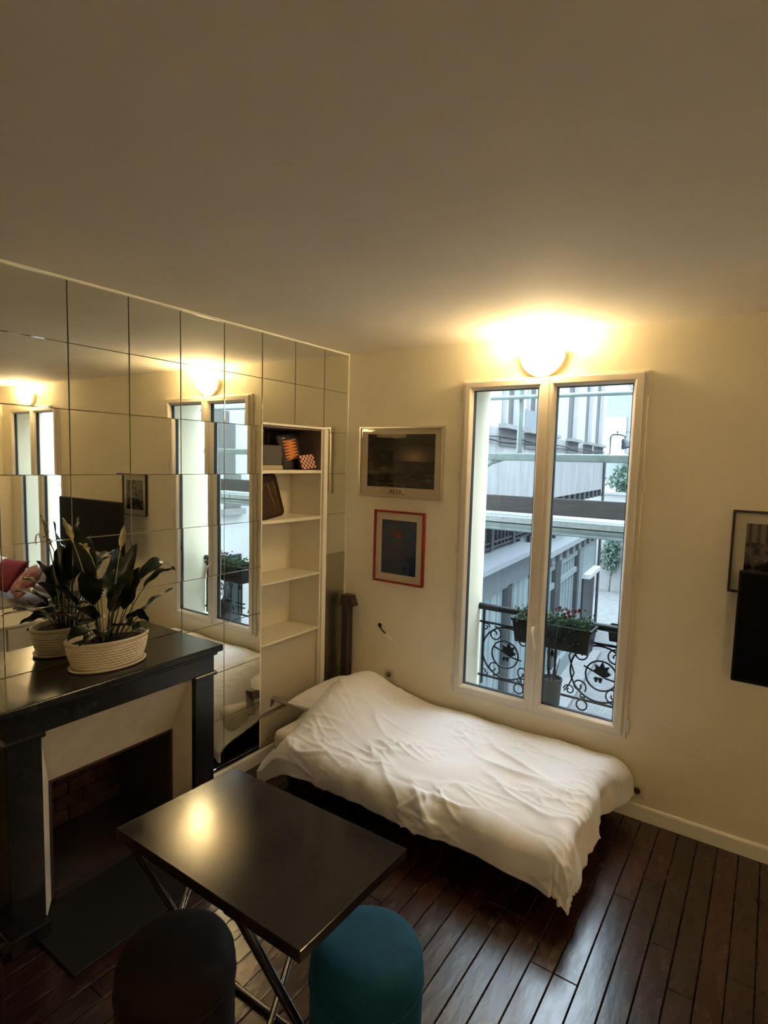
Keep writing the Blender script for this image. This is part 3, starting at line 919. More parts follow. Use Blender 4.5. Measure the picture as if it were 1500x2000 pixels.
# ================================================================ PEACE LILY
PX, PY, PZ = .175, -2.015, 1.040
t = thing('potted_peace_lily', (PX, PY, PZ), 'peace lily in an oval white woven-look pot on the mantel', 'plant')
CER = mat('ivory_ceramic', (.66, .58, .44), .38, color2=(.50, .42, .29), scale=6)
def oval(prof, n=72, weave=False, rotz=math.radians(-8)):
    v = []; f = []
    for r, z in prof:
        for k in range(n):
            a = 2*PI*k/n
            ax, ay = .118 * r, .180 * r
            v.append((ax*math.cos(a), ay*math.sin(a), z))
    for i in range(len(prof)-1):
        for k in range(n):
            l = (k+1) % n
            f.append((i*n+k, i*n+l, (i+1)*n+l, (i+1)*n+k))
    M = Matrix.Translation((PX, PY, PZ)) @ Matrix.Rotation(rotz, 4, 'Z')
    return MB().add(v, f), M
ROWS = 9
n = 240; NR = ROWS * 6
v = []; f = []
for i in range(NR + 1):
    q = i / NR
    rr = .84 + .16 * q + .035 * math.sin(PI * q)
    z = .012 + q * .118
    row = min(ROWS - 1, int(q * ROWS)); fz = q * ROWS - row
    for k in range(n):
        a = 2*PI*k/n
        ph = (k / n * 40 + (row % 2) * .5 + fz * .35) % 1.0
        bulge = (math.sin(PI * fz) ** .6) * (.25 + .75 * math.sin(PI * ph) ** .6) * .0042 if 0 < fz < 1 else 0
        v.append(((.118 * rr + bulge) * math.cos(a), (.180 * rr + bulge) * math.sin(a), z))
for i in range(NR):
    for k in range(n):
        l = (k+1) % n
        f.append((i*n+k, i*n+l, (i+1)*n+l, (i+1)*n+k))
M0 = Matrix.Translation((PX, PY, PZ)) @ Matrix.Rotation(math.radians(-8), 4, 'Z')
MB().add(v, f).xform(M0).build('pot', CER, t, smooth=True, auto=60)
m, M = oval([(1.0, .126), (1.035, .128), (1.045, .134), (1.03, .140), (.99, .141), (.96, .137), (.95, .10)])
m.xform(M).build('rim', CER, t, smooth=True)
m, M = oval([(.0, .001), (.86, .001), (.95, .004), (.97, .014), (.95, .016), (.92, .012), (.80, .010)])
m.xform(M).build('saucer', CER, t, smooth=True)
m, M = oval([(.0, .112), (.5, .116), (.955, .110)])
m.xform(M).build('soil', mat('potting_soil', (.018, .012, .009), .95, bump=.8, bscale=60), t, smooth=True)
LEAF = mat('glossy_dark_leaf', (.008, .018, .007), .34, color2=(.004, .010, .004), scale=9, rnd=.3)
STALK = mat('leaf_stalk', (.030, .055, .018), .5)
def leaf(base, ctrl, tip, width, petiole=.42, fold=.35, twist=0.0, name='leaf', material=LEAF, side=None):
    base, ctrl, tip = Vector(base), Vector(ctrl), Vector(tip)
    n = 14
    if name == 'leaf': width *= 1.22
    def B(q): return base*(1-q)**2 + ctrl*2*q*(1-q) + tip*q*q
    def T(q): return ((ctrl-base)*(1-q) + (tip-ctrl)*q).normalized()
    m = MB()
    m.tube([B(petiole*1.05*k/6) for k in range(7)], [.0032 - .0012*k/6 for k in range(7)], 6)
    v = []; f = []
    for i in range(n + 1):
        s = i / n
        q = petiole + (1 - petiole)*s
        p = B(q); d = T(q)
        sd = side.copy() if side else d.cross(Vector((0, 0, 1)))
        if sd.length < .05: sd = Vector((0, 1, 0))
        sd.normalize()
        sd = Matrix.Rotation(twist, 3, d) @ sd
        up = sd.cross(d).normalized()
        wv = width * (math.sin(PI * min(1, s**.78)) ** .85) * (1 - .12*s) + .0008
        wav = .006*math.sin(s*15)
        for c in (-1, -.5, 0, .5, 1):
            v.append(p + sd*c*wv/2 + up*(abs(c)*wv/2*fold + (abs(c) == 1)*wav))
    for i in range(n):
        for k in range(4):
            a = i*5+k
            f.append((a, a+1, a+6, a+5))
    m.add(v, f)
    o = m.build(name, material, t, smooth=True, recalc=False)
    return o
c0 = Vector((PX, PY, PZ + .11))
def L3(y, z, x=.2): return Vector((x, y, z))
# leaves picked out in the photograph
leaf(c0 + Vector((.02,.02,0)), L3(-1.83, 1.62, .22), L3(-1.685, 1.445, .22), .085, .40, .25, .2)
leaf(c0 + Vector((.03,.03,0)), L3(-1.86, 1.50, .24), L3(-1.71, 1.455, .26), .030, .45, .6, .4)
leaf(c0 + Vector((.03,.04,0)), L3(-1.88, 1.30, .24), L3(-1.715, 1.360, .25), .085, .40, .30, -.3)
leaf(c0 + Vector((.03,.03,0)), L3(-1.94, 1.33, .25), L3(-1.868, 1.225, .27), .080, .35, .3, -.6)
leaf(c0 + Vector((.01,.0,0)), L3(-1.98, 1.44, .20), L3(-1.878, 1.600, .20), .060, .45, .3, .9)
leaf(c0 + Vector((.0,-.01,0)), L3(-1.99, 1.45, .18), L3(-1.945, 1.585, .15), .075, .45, .3, 1.1)
leaf(c0 + Vector((.03,-.01,0)), L3(-1.985, 1.40, .25), L3(-1.955, 1.515, .30), .070, .45, .3, 1.2)
leaf(c0 + Vector((.02,.02,0)), L3(-1.955, 1.38, .24), L3(-1.915, 1.500, .28), .085, .35, .25, 1.0)
leaf(c0 + Vector((.02,-.02,0)), L3(-2.03, 1.36, .24), L3(-2.015, 1.45, .33), .080, .40, .3, 1.0)
leaf(c0 + Vector((.0,-.03,0)), L3(-2.06, 1.46, .16), L3(-2.075, 1.58, .12), .085, .40, .3, .6)
leaf(c0 + Vector((.0,-.04,0)), L3(-2.09, 1.42, .19), L3(-2.150, 1.50, .20), .085, .40, .3, .5)
leaf(c0 + Vector((.01,-.04,0)), L3(-2.10, 1.36, .22), L3(-2.235, 1.36, .23), .095, .35, .25, .1)
leaf(c0 + Vector((.02,-.05,0)), L3(-2.12, 1.30, .25), L3(-2.265, 1.235, .30), .090, .35, .25, -.1)
leaf(c0 + Vector((.02,-.03,0)), L3(-2.07, 1.28, .27), L3(-2.140, 1.225, .36), .085, .35, .25, .2)
leaf(c0 + Vector((.03,-.0,0)), L3(-2.02, 1.30, .28), L3(-2.03, 1.26, .38), .080, .38, .25, .2)
leaf(c0 + Vector((-.02,-.03,0)), L3(-2.08, 1.50, .12), L3(-2.120, 1.70, .09), .105, .45, .25, 1.1)
leaf(c0 + Vector((-.03,-.02,0)), L3(-2.05, 1.46, .10), L3(-2.03, 1.63, .06), .085, .45, .25, 1.0)
leaf(c0 + Vector((-.02,.02,0)), L3(-1.97, 1.40, .10), L3(-1.90, 1.48, .06), .075, .45, .25, .4)
leaf(c0 + Vector((-.03,-.05,0)), L3(-2.12, 1.42, .10), L3(-2.270, 1.45, .07), .100, .40, .25, .2)
leaf(c0 + Vector((-.02,-.06,0)), L3(-2.14, 1.34, .12), L3(-2.300, 1.31, .10), .095, .38, .25, .1)
leaf(c0 + Vector((-.03,.03,0)), L3(-1.95, 1.33, .09), L3(-1.850, 1.32, .06), .075, .42, .25, .1)
leaf(c0 + Vector((.04,.05,0)), L3(-1.93, 1.23, .25), L3(-1.865, 1.185, .26), .060, .40, .3, .3)
leaf(c0 + Vector((.0,.01,0)), L3(-2.0, 1.33, .20), L3(-1.985, 1.43, .22), .070, .40, .3, 1.3)
leaf(c0 + Vector((.01,-.02,0)), L3(-2.06, 1.25, .24), L3(-2.20, 1.19, .27), .085, .35, .25, .2)
SPA = mat('pale_spathe', (.40, .36, .22), .5)
for base, ctrl, tip, tw in (((.0,.0,0), L3(-1.985, 1.45, .19), L3(-1.940, 1.700, .20), 1.4), ((-.01,-.04,0), L3(-2.09, 1.52, .14), L3(-2.175, 1.735, .10), 1.3), ((.0,-.02,0), L3(-2.04, 1.58, .18), L3(-2.135, 1.62, .16), .6)):
    b = c0 + Vector(base)
    o = leaf(b, ctrl, tip, .030, .78, .7, tw, 'spathe', SPA)
    q = lambda s: b*(1-s)**2 + ctrl*2*s*(1-s) + tip*s*s
    MB().tube([q(.76), q(.80), q(.86)], [.004, .0045, .003], 8).build('spadix', mat('spadix_yellow', (.55, .42, .15), .7), o)

# ================================================================ TABLE
TX0, TX1, TY0, TY1, TZ = .925, 1.772, -2.432, -1.905, .742
t = thing('dining_table', ((TX0+TX1)/2, (TY0+TY1)/2, 0), 'black rectangular table with crossed chrome legs in the foreground', 'table')
MB().rbox((TX0, TY0, TZ - .036), (TX1, TY1, TZ), .002).xform(Matrix.Translation((0, (TY0+TY1)/2, TZ)) @ Matrix.Rotation(math.radians(-1.9), 4, 'X') @ Matrix.Translation((0, -(TY0+TY1)/2, -TZ))).build('table_top', TABLETOP, t)
for x in (.985, 1.520):
    a = MB().tube([(x, TY0 + .03, TZ - .045), (x, -2.105, .055), (x, -2.085, .015)], .011, 12); a.build('leg', CHROME, t, smooth=True, auto=40)
    MB().tube([(x - .036, TY0 + .03, TZ - .045), (x - .036, -2.105, .055), (x - .036, -2.085, .015)], .008, 12).build('leg', BLACKMETAL, t, smooth=True, auto=40)
    MB().tube([(x - .06, TY1 - .04, TZ - .045), (x - .06, -2.29, .055), (x - .06, -2.31, .015)], .011, 12).build('leg', CHROME, t, smooth=True, auto=40)
    MB().rbox((x - .065, TY0 + .015, TZ - .052), (x + .02, TY0 + .06, TZ - .036), .002).build('leg_bracket', BLACKMETAL, t)
for y, a, b in ((-2.085, .94, 1.525), (-2.31, .91, .99), (-2.31, 1.39, 1.47)):
    MB().tube([(a, y, .012), (b, y, .012)], .011, 12).build('foot_rail', CHROME, t, smooth=True, auto=40)

# ================================================================ STOOLS
def stool(x, y, r, h, color, label, name):
    t = thing('velvet_stool', (x, y, 0), label, 'stool', 'round velvet stools around the table')
    VEL = mat(name, color, .75, sheen=.06, spec=.12, var=.25, scale=7)
    MB().lathe([(r - .012, .012), (r - .003, .03), (r, .08), (r, h - .135)], 48, (x, y, 0)).build('body', VEL, t, smooth=True, auto=50)
    MB().lathe([(r - .02, 0), (r - .012, .004), (r - .012, .014)], 40, (x, y, 0)).build('base_ring', BLACKMETAL, t, smooth=True, auto=40)
    pr = [(r, h - .135), (r + .002, h - .09), (r - .003, h - .055), (r - .018, h - .024), (r - .045, h - .006), (r - .09, h), (0, h + .002)]
    c = MB().lathe(pr, 48, (x, y, 0)).build('cushion', VEL, t, smooth=True, auto=60)
    ring = [(x + (r + .001) * math.cos(2*PI*k/48), y + (r + .001) * math.sin(2*PI*k/48), h - .128) for k in range(48)]
    MB().tube(ring, .004, 6, closed=True).build('piping', VEL, c, smooth=True)
stool(1.695, -2.015, .188, .45, (.006, .050, .090), 'teal velvet pouf stool at the near end of the black table', 'teal_velvet')
stool(1.19, -2.385, .188, .44, (.014, .011, .009), 'dark taupe velvet pouf stool below the long side of the table', 'taupe_velvet')
stool(.70, -2.90, .188, .43, (.030, .003, .003), 'dark red velvet pouf stool at the lower left corner', 'red_velvet')

# ================================================================ FURNITURE SEEN IN THE MIRRORS
t = thing('low_cabinet', (3.35, -1.05, 0), 'low white cabinet seen in the mirror behind the plant', 'cabinet')
WC = mat('white_melamine', (.66, .60, .50), .4)
MB().rbox((3.02, -1.50, .03), (3.65, -.78, .40), .004).build('body', WC, t)
MB().rbox((3.00, -1.52, .40), (3.67, -.76, .425), .003).build('top', WC, t)
for y0, y1 in ((-1.49, -1.15), (-1.13, -.79)):
    d = MB().rbox((3.004, y0, .05), (3.019, y1, .39), .003).build('door', WC, t)
    MB().tube([(2.998, (y0+y1)/2, .36), (2.985, (y0+y1)/2, .36)], .012, 10).build('knob', BLACKMETAL, d)
for x in (3.06, 3.61):
    for y in (-1.46, -.82):
        MB().box((x - .02, y - .02, 0), (x + .02, y + .02, .03)).build('foot', BLACKMETAL, t)
tag(MB().rbox((3.12, -1.42, .426), (3.45, -1.15, .470), .006).build('book_stack', RUBBER), 'flat black box on the low white cabinet in the mirror', 'box')
t = thing('settee', (4.55, -.55, 0), 'grey settee seen in the mirror under the second window', 'sofa')
SF = mat('grey_upholstery', (.20, .17, .16), .9, var=.1, scale=30)
MB().rbox((3.86, -.95, .09), (5.30, -.12, .40), .04, 3).build('seat', SF, t, smooth=True)
MB().rbox((3.86, -.24, .38), (5.30, -.10, .455), .02, 3).build('backrest', SF, t, smooth=True)
for x in (3.95, 5.20):
    for y in (-.88, -.20):
        MB().tube([(x, y, 0), (x, y, .10)], .02, 10).build('leg', BLACKMETAL, t)
FLO = mat('pink_floral', (.40, .25, .27), .9, color2=(.18, .02, .05), scale=16)
REDC = mat('red_cotton', (.16, .012, .025), .9, var=.15)
for (x, y, z, lx, ly, lz, ro, mt, lb) in ((4.02, -.52, .60, .40, .40, .15, .3, FLO, 'pink floral cushion on the settee in the mirror'),
                                     (4.50, -.52, .61, .42, .42, .16, -.2, REDC, 'dark red cushion on the settee in the mirror'),
                                     (4.95, -.52, .61, .44, .42, .16, .1, LINEN, 'white cushion on the settee in the mirror')):
    m = cushion(0, 0, 0, lx, ly, lz, 0)
    m.xform(Matrix.Translation((x, y, z)) @ Matrix.Rotation(ro, 4, 'Z') @ Matrix.Rotation(math.radians(48), 4, 'X'))
    tag(m.build('cushion', mt, None, smooth=True), lb, 'cushion')

# ================================================================ WINDOW RAILING
IRON = mat('black_wrought_iron', (.004, .005, .006), .45, metal=.3)
RY = .325
t = thing('balcony_railing', (1.53, RY, .43), 'black wrought iron scroll railing outside the window', 'railing')
MB().tube([(.99, RY, .997), (2.07, RY, .997)], .024, 12).build('handrail', IRON, t, smooth=True, auto=40)
for z in (.885, .490):
    MB().bar((1.0, RY, z), (2.06, RY, z), .014, .014).build('cross_bar', IRON, t)
for x in (1.03, 2.03):
    MB().bar((x, RY, .43), (x, RY, .98), .014, .014, (0,1,0)).build('post', IRON, t)
def circ(cx, cz, r, n=40, a0=0, a1=2*PI):
    return [(cx + r*math.cos(a0+(a1-a0)*k/n), RY, cz + r*math.sin(a0+(a1-a0)*k/n)) for k in range(n + (0 if abs(a1-a0-2*PI) < 1e-6 else 1))]
def spiral(cx, cz, r0, r1, a0, a1, n=30):
    return [(cx + (r0+(r1-r0)*k/n)*math.cos(a0+(a1-a0)*k/n), RY, cz + (r0+(r1-r0)*k/n)*math.sin(a0+(a1-a0)*k/n)) for k in range(n+1)]
CXR = 1.530
for sg in (-1, 1):
    cx = CXR + sg * .318
    cz = .685
    MB().tube(circ(cx, cz, .186), .0065, 6, closed=True).build('large_ring', IRON, t, smooth=True)
    MB().tube(circ(cx + sg*.012, cz - .01, .098), .006, 6, closed=True).build('inner_ring', IRON, t, smooth=True)
    # cast oak leaf above the branch, with two acorns
    lo_ = [(-.052, -.004), (-.040, .018), (-.056, .046), (-.022, .038), (-.014, .078), (.010, .046), (.036, .064), (.032, .030), (.060, .020), (.042, -.006), (.0, -.018)]
    ca = math.radians(-14)
    lo_ = [(cx + .012 + x_*math.cos(ca) - z_*math.sin(ca), cz + .008 + x_*math.sin(ca) + z_*math.cos(ca)) for x_, z_ in lo_]
    MB().prism(lo_, 'y', RY - .010, RY + .006).build('cast_leaf', IRON, t)
    for dx in (-.018, .008):
        MB().lathe([(0, -.034), (.010, -.026), (.012, -.012), (.016, -.008), (.014, 0), (0, .006)], 10, (cx + dx, RY, cz - .026)).build('acorn', IRON, t, smooth=True)
    MB().tube([(cx - .10, RY, cz + .035), (cx - .03, RY, cz + .01), (cx + .04, RY, cz - .02), (cx + .11, RY, cz - .03)], .006, 6).build('branch', IRON, t, smooth=True)
    for sz in (-1, 1):
        MB().tube(spiral(cx - sg*.02 + sg*.115, cz + sz*.125, .055, .012, PI*(0.5 if sz > 0 else -.5), PI*(.5 if sz > 0 else -.5) + sg*sz*2.6*PI), .0055, 6).build('scroll', IRON, t, smooth=True)
        MB().tube(spiral(cx - sg*.125, cz + sz*.11, .050, .010, PI*.2*sz, PI*.2*sz - sg*sz*2.5*PI), .0055, 6).build('scroll', IRON, t, smooth=True)
        # corner scrolls outside the large ring
        MB().tube(spiral(cx + sg*.165, cz + sz*.165, .030, .008, 0, 2.4*PI*sz), .005, 6).build('scroll', IRON, t, smooth=True)
        MB().tube(spiral(cx - sg*.185, cz + sz*.150, .038, .008, PI, PI + 2.4*PI*sz), .005, 6).build('scroll', IRON, t, smooth=True)
    MB().tube([(cx - sg*.165, RY, cz + .16), (cx - sg*.20, RY, cz + .08), (cx - sg*.16, RY, cz - .03), (cx - sg*.19, RY, cz - .12), (cx - sg*.22, RY, cz - .165)], .0055, 6).build('s_scroll', IRON, t, smooth=True)
    for dx in (-.10, ):
        MB().tube(circ(cx + sg*dx, .452, .034, 24), .006, 6, closed=True).build('small_ring', IRON, t, smooth=True)
        MB().tube(spiral(cx + sg*dx, .512, .020, .006, -PI/2, 2*PI), .005, 6).build('scroll', IRON, t, smooth=True)
MB().bar((CXR - .013, RY, .49), (CXR - .013, RY, .885), .012, .012, (0,1,0)).build('centre_bar', IRON, t)
MB().bar((CXR + .030, RY, .49), (CXR + .030, RY, .885), .012, .012, (0,1,0)).build('centre_bar', IRON, t)
for z in (.56, .60): MB().bar((CXR - .06, RY, z), (CXR + .08, RY, z), .010, .010).build('tie_bar', IRON, t)
MB().lathe([(.0, -.03), (.012, -.02), (.022, 0), (.012, .02), (0, .03)], 10, (CXR + .008, RY - .008, .76)).build('boss', IRON, t, smooth=True)

# planter hung inside the railing
t = thing('window_planter', (1.57, .215, .80), 'long dark planter box with trailing plants hung on the railing', 'planter')
PLB = mat('dark_plastic_planter', (.006, .0055, .006), .5, var=.2, scale=10)
def tub(x0, x1, y0, y1, z0, z1, k=.018, wall=.006):
    lo = [(x0+k, y0+k, z0), (x1-k, y0+k, z0), (x1-k, y1-k, z0), (x0+k, y1-k, z0)]
    hi = [(x0, y0, z1), (x1, y0, z1), (x1, y1, z1), (x0, y1, z1)]
    hi2 = [(x0+wall, y0+wall, z1), (x1-wall, y0+wall, z1), (x1-wall, y1-wall, z1), (x0+wall, y1-wall, z1)]
    lo2 = [(x0+k+wall, y0+k+wall, z1-.03), (x1-k-wall, y0+k+wall, z1-.03), (x1-k-wall, y1-k-wall, z1-.03), (x0+k+wall, y1-k-wall, z1-.03)]
    v = lo + hi + hi2 + lo2
    f = [(3,2,1,0)]
    for a in (0, 4, 8):
        for i in range(4):
            j = (i+1) % 4
            f.append((a+i, a+j, a+4+j, a+4+i))
    f.append((12,13,14,15))
    return MB().add(v, f)
tub(1.315, 1.825, .135, .295, .845, 1.000).build('box', PLB, t)
MB().ring(1.308, 1.832, .128, .302, [(0, 0), (0, .016), (.012, .016), (.012, 0)]).xform(Matrix(((1,0,0,0),(0,0,1,0),(0,1,0,.990),(0,0,0,1)))).build('rim', PLB, t)
for x in (1.42, 1.72): MB().bar((x, .29, .86), (x, .345, 1.025), .02, .006).build('hook', IRON, t)
def tuft(cx0, cx1, cy, cz, n, spread, hgt, seed, size=.022):
    r = random.Random(seed); v = []; f = []
    for _ in range(n):
        c = Vector((r.uniform(cx0, cx1), cy + r.gauss(0, spread), cz + abs(r.gauss(0, hgt))))
        d = Vector((r.gauss(0,1), r.gauss(0,1), r.gauss(.3,1))).normalized()
        s_ = d.cross(Vector((r.gauss(0,1), r.gauss(0,1), r.gauss(0,1)))).normalized()
        l = size*r.uniform(.7, 1.6); k = len(v)
        v += [c, c + d*l*.5 + s_*l*.28, c + d*l, c + d*l*.5 - s_*l*.28]
        f += [(k, k+1, k+2, k+3)]
    return MB().add(v, f)
GRN = mat('planter_foliage', (0.042, 0.084, 0.029), .6, color2=(0.015, 0.032, 0.013), scale=25, transl=.25)
o = tuft(1.33, 1.82, .215, .99, 900, .045, .035, 3).build('foliage', GRN, t, recalc=False); tag(o, kind='stuff')
o = tuft(1.36, 1.80, .16, .90, 250, .02, .05, 8).build('trailing_stems', mat('dry_stems', (.06, .035, .03), .8), t, recalc=False); tag(o, kind='stuff')
FLW = mat('dark_red_petals', (.14, .008, .016), .6)
rng = random.Random(5)
for k in range(7):
    c = Vector((1.655 + rng.uniform(-.06, .07), .20 + rng.uniform(-.03, .03), 1.07 + rng.uniform(-.015, .035)))
    v = []; f = []
    for p in range(5):
        a = 2*PI*p/5 + k
        d = Vector((math.cos(a), math.sin(a)*.5, .6*math.sin(a + 1))).normalized()*.024; s_ = d.cross(Vector((0, 1, .2))).normalized()*.010
        b = len(v); v += [c, c + d*.6 + s_, c + d, c + d*.6 - s_]; f.append((b, b+1, b+2, b+3))
    m = MB().add(v, f); m.build('flower', FLW if k % 3 else mat('pale_pink_petals', (.25, .14, .15), .6), t, recalc=False)

t = thing('sill_pot', (1.585, .19, .369), 'tall grey flower pot standing on the outer window sill', 'pot')
MB().lathe([(.0, 0), (.046, 0), (.050, .006), (.062, .255), (.066, .257), (.066, .272), (.058, .272), (.056, .25), (.0, .245)], 24, (1.585, .19, .369)).build('pot', mat('grey_pot', (.03, .032, .037), .6, var=.2), t, smooth=True, auto=40)
for k in range(5):
    a = k * 1.3
    MB().tube([(1.585 + .015*math.cos(a), .19 + .015*math.sin(a), .615), (1.585 + .03*math.cos(a), .19 + .03*math.sin(a), .70), (1.585 + .05*math.cos(a+.5), .19 + .04*math.sin(a), .78 + .02*k)], [.004, .003, .002], 5).build('stem', mat('dry_stems', (.06, .035, .03)), t)
t = thing('small_planter', (1.93, .41, .90), 'small dark square planter hooked outside the railing', 'planter')
tub(1.875, 1.985, .365, .46, .90, 1.00, .010).build('box', PLB, t)
MB().bar((1.93, .345, 1.0), (1.93, .37, .99), .02, .005).build('hook', IRON, t)

# ================================================================ SCAFFOLD
GALV = mat('galvanised_steel', (0.100, 0.123, 0.120), .45, metal=.35, var=.2, scale=14)
SY = 1.25
t = thing('scaffold', (1.5, SY, -3.0), 'galvanised tube scaffold across the courtyard side of the window', 'scaffold')
SX0, SX1 = -1.4, 6.6
def zat(z10, z15): return z10 + (z15 - z10) * .5
MB().tube([(SX0, SY, 2.592), (SX1, SY, 2.592)], .018, 10).build('guard_tube', GALV, t, smooth=True, auto=40)
MB().rbox((SX0, SY - .025, 2.055), (SX1, SY + .025, 2.120), .01, 2).build('ledger_beam', GALV, t)
MB().tube([(.855, SY + .05, 2.06), (.855, SY + .05, 2.72)], .022, 10).build('guard_post', GALV, t, smooth=True, auto=40)
for x in (-1.3, 3.55, 6.3):
    MB().tube([(x, SY + .04, -3.0), (x, SY + .04, 5.2)], .024, 10).build('standard', GALV, t, smooth=True, auto=40)
MB().tube([(.74, SY, 2.07), (.62, SY + .0, 2.03), (.45, SY, 1.90), (.20, SY, 1.65), (-.3, SY, 1.45)], .018, 8).build('brace', GALV, t, smooth=True)
MB().tube([(3.55, SY + .02, 3.2), (5.2, SY + .02, 1.55)], .02, 8).build('brace', GALV, t, smooth=True)
MB().rbox((SX0, SY + .02, 1.61), (SX1, SY + .05, 1.752), .004).build('toe_board', mat('weathered_toe_board', (.020, .017, .016), .85, color2=(.042, .036, .034), scale=6, stretch=(1, 8, 8), bump=.3), t)
DK = mat('scaffold_deck', (0.176, 0.194, 0.194), .5, metal=.2, var=.2, scale=30)
for k in range(4):
    MB().rbox((SX0 + k*2.0 + .003, SY - .14, 1.535), (SX0 + (k+1)*2.0 - .003, SY + .55, 1.585), .004).build('deck_panel', DK, t)
MB().tube([(SX0, SY - .10, 1.500), (SX1, SY - .10, 1.500)], .040, 12).build('deck_beam', GALV, t, smooth=True, auto=40)

# ================================================================ COURTYARD
def cobble():
    m = bpy.data.materials.new('cobbles'); m.use_nodes = True
    nt = m.node_tree; b = nt.nodes['Principled BSDF']; b.inputs['Roughness'].default_value = .6
    tc = nt.nodes.new('ShaderNodeTexCoord'); br = nt.nodes.new('ShaderNodeTexBrick')
    br.inputs['Scale'].default_value = 3.2; br.inputs['Mortar Size'].default_value = .02
    br.inputs['Color1'].default_value = (.095,.095,.095,1); br.inputs['Color2'].default_value = (.14,.14,.137,1); br.inputs['Mortar'].default_value = (.035,.037,.04,1)
    nt.links.new(tc.outputs['Object'], br.inputs['Vector']); nt.links.new(br.outputs['Color'], b.inputs['Base Color'])
    bp = nt.nodes.new('ShaderNodeBump'); bp.inputs['Strength'].default_value = .5; bp.inputs['Distance'].default_value = .02
    iv = nt.nodes.new('ShaderNodeMath'); iv.operation = 'SUBTRACT'; iv.inputs[0].default_value = 1
    nt.links.new(br.outputs['Fac'], iv.inputs[1]); nt.links.new(iv.outputs[0], bp.inputs['Height']); nt.links.new(bp.outputs[0], b.inputs['Normal'])
    return m
g = MB().box((-8, .36, -3.2), (12, 40, -3.0)).build('floor_courtyard', cobble())
g.name = 'floor_2'
struct(g, 'pale cobbled courtyard lane outside the window', 'ground')
tag(MB().rbox((.25, 11.2, -3.0), (.95, 11.7, -2.985), .004).build('drain_grate', mat('iron_grate', (.10, .11, .11), .6, var=.3, scale=40)), 'dark drain grate set in the cobbles', 'drain')

# ---- building along the left of the lane (local: u along the lane, n outward, z)
FO, FU, FN = Vector((-.36, 0, 0)), Vector((-.083, .9966, 0)), Vector((.9966, .083, 0))
def FP(u, n_, z): return FO + FU*u + FN*n_ + Vector((0, 0, z))
def fbox(u0, u1, n0, n1, z0, z1):
    m = MB()
    v = [FP(u, n_, z) for z in (z0, z1) for u, n_ in ((u0, n0), (u0, n1), (u1, n1), (u1, n0))]
    return m.add(v, [(0,1,2,3),(7,6,5,4),(0,4,5,1),(1,5,6,2),(2,6,7,3),(3,7,4,0)])
PLAS = mat('stained_white_plaster', (0.218, 0.218, 0.215), .85, color2=(0.147, 0.144, 0.141), scale=1.6, stretch=(3, 3, .8), bump=.2, bscale=20)
PLASW = mat('white_plaster', (.29, .292, .292), .85, var=.05, scale=3)
GREYSH = mat('grey_shutters', (.072, .072, .068), .8, var=.2, scale=5, stretch=(1, 1, .4))
STONE = mat('grey_stone_ledge', (0.141, 0.141, 0.138), .8, var=.15, scale=8)
TEAL = mat('grey_green_paint', (0.088, 0.108, 0.112), .55, var=.12, scale=5)
TEALD = mat('dark_slate_paint', (.008, .010, .012), .5)
DGLASS = mat('dark_window_glass', (.020, .024, .028), .1)
bl = thing('lane_building', FP(8.5, 0, -3.0), 'stained plaster building with grey shopfronts along the left of the lane', 'building')
fbox(2.6, 14.3, -3.0, 0.0, 1.36, 2.56).build('wall_band', PLAS, bl)
# upper wall: piers between window bays
bays = [(4.70, 5.05, 'dark'), (5.06, 5.60, 'shut'), (6.00, 6.28, 'dark'), (6.30, 6.9, 'shut'), (7.35, 8.05, 'shut'), (9.25, 10.27, 'shut'), (11.23, 12.16, 'shut'), (12.71, 13.82, 'shut')]
prev = 2.6
for a, b, k in bays:
    if a - prev > .02: fbox(prev, a, -3.0, 0.0, 2.56, 8.0).build('pier', PLASW, bl)
    fbox(a, b, -.5, -.10, 2.56, 8.0).build('shutter' if k == 'shut' else 'window_pane', GREYSH if k == 'shut' else DGLASS, bl)
    prev = b
fbox(prev, 14.3, -3.0, 0.0, 2.56, 8.0).build('pier', PLASW, bl)
fbox(2.6, 14.3, -3.0, -.5, 2.56, 8.0).build('core_wall', PLAS, bl)
for a, b in ((4.58, 5.62), (5.90, 6.95), (7.25, 8.15), (9.15, 10.40), (11.10, 12.25), (12.60, 13.95)):
    s = fbox(a, b, -.02, .12, 2.555, 2.62).build('window_ledge', STONE, bl)
    fbox(a + .05, b - .05, .0, .03, 2.30, 2.555).build('apron_panel', GREYSH, s)
    fbox(a + .02, b - .02, -.06, .03, 2.63, 2.95).build('guard_panel', mat('pale_guard', (0.132, 0.147, 0.153), .5), s) if abs(a - 5.90) < .01 else None
for a in (5.05, 6.28, 9.20, 10.32, 11.18, 12.21, 12.66): fbox(a - .03, a + .03, -.10, -.02, 2.62, 8).build('window_jamb', PLASW, bl)
for dz in (0, .05):
    MB().tube([FP(2.6 + k*1.0, .04, 2.37 + dz + .02*math.sin(k*2.1 + dz*50)) for k in range(12)] + [FP(14.2, .04, 2.40 + dz)], .012, 6).build('cable', IRON, bl)
MB().tube([FP(14.26, .05, -2.9), FP(14.26, .05, 2.35)], .04, 8).build('downpipe', TEALD, bl)
# beam ends under the jetty
for k in range(9):
    fbox(9.2 + k*.62, 9.45 + k*.62, -.25, -.02, 1.16, 1.355).build('beam_end', TEALD, bl)
fbox(2.6, 14.3, -3.0, -.28, 1.10, 1.36).build('soffit_wall', PLASW, bl)
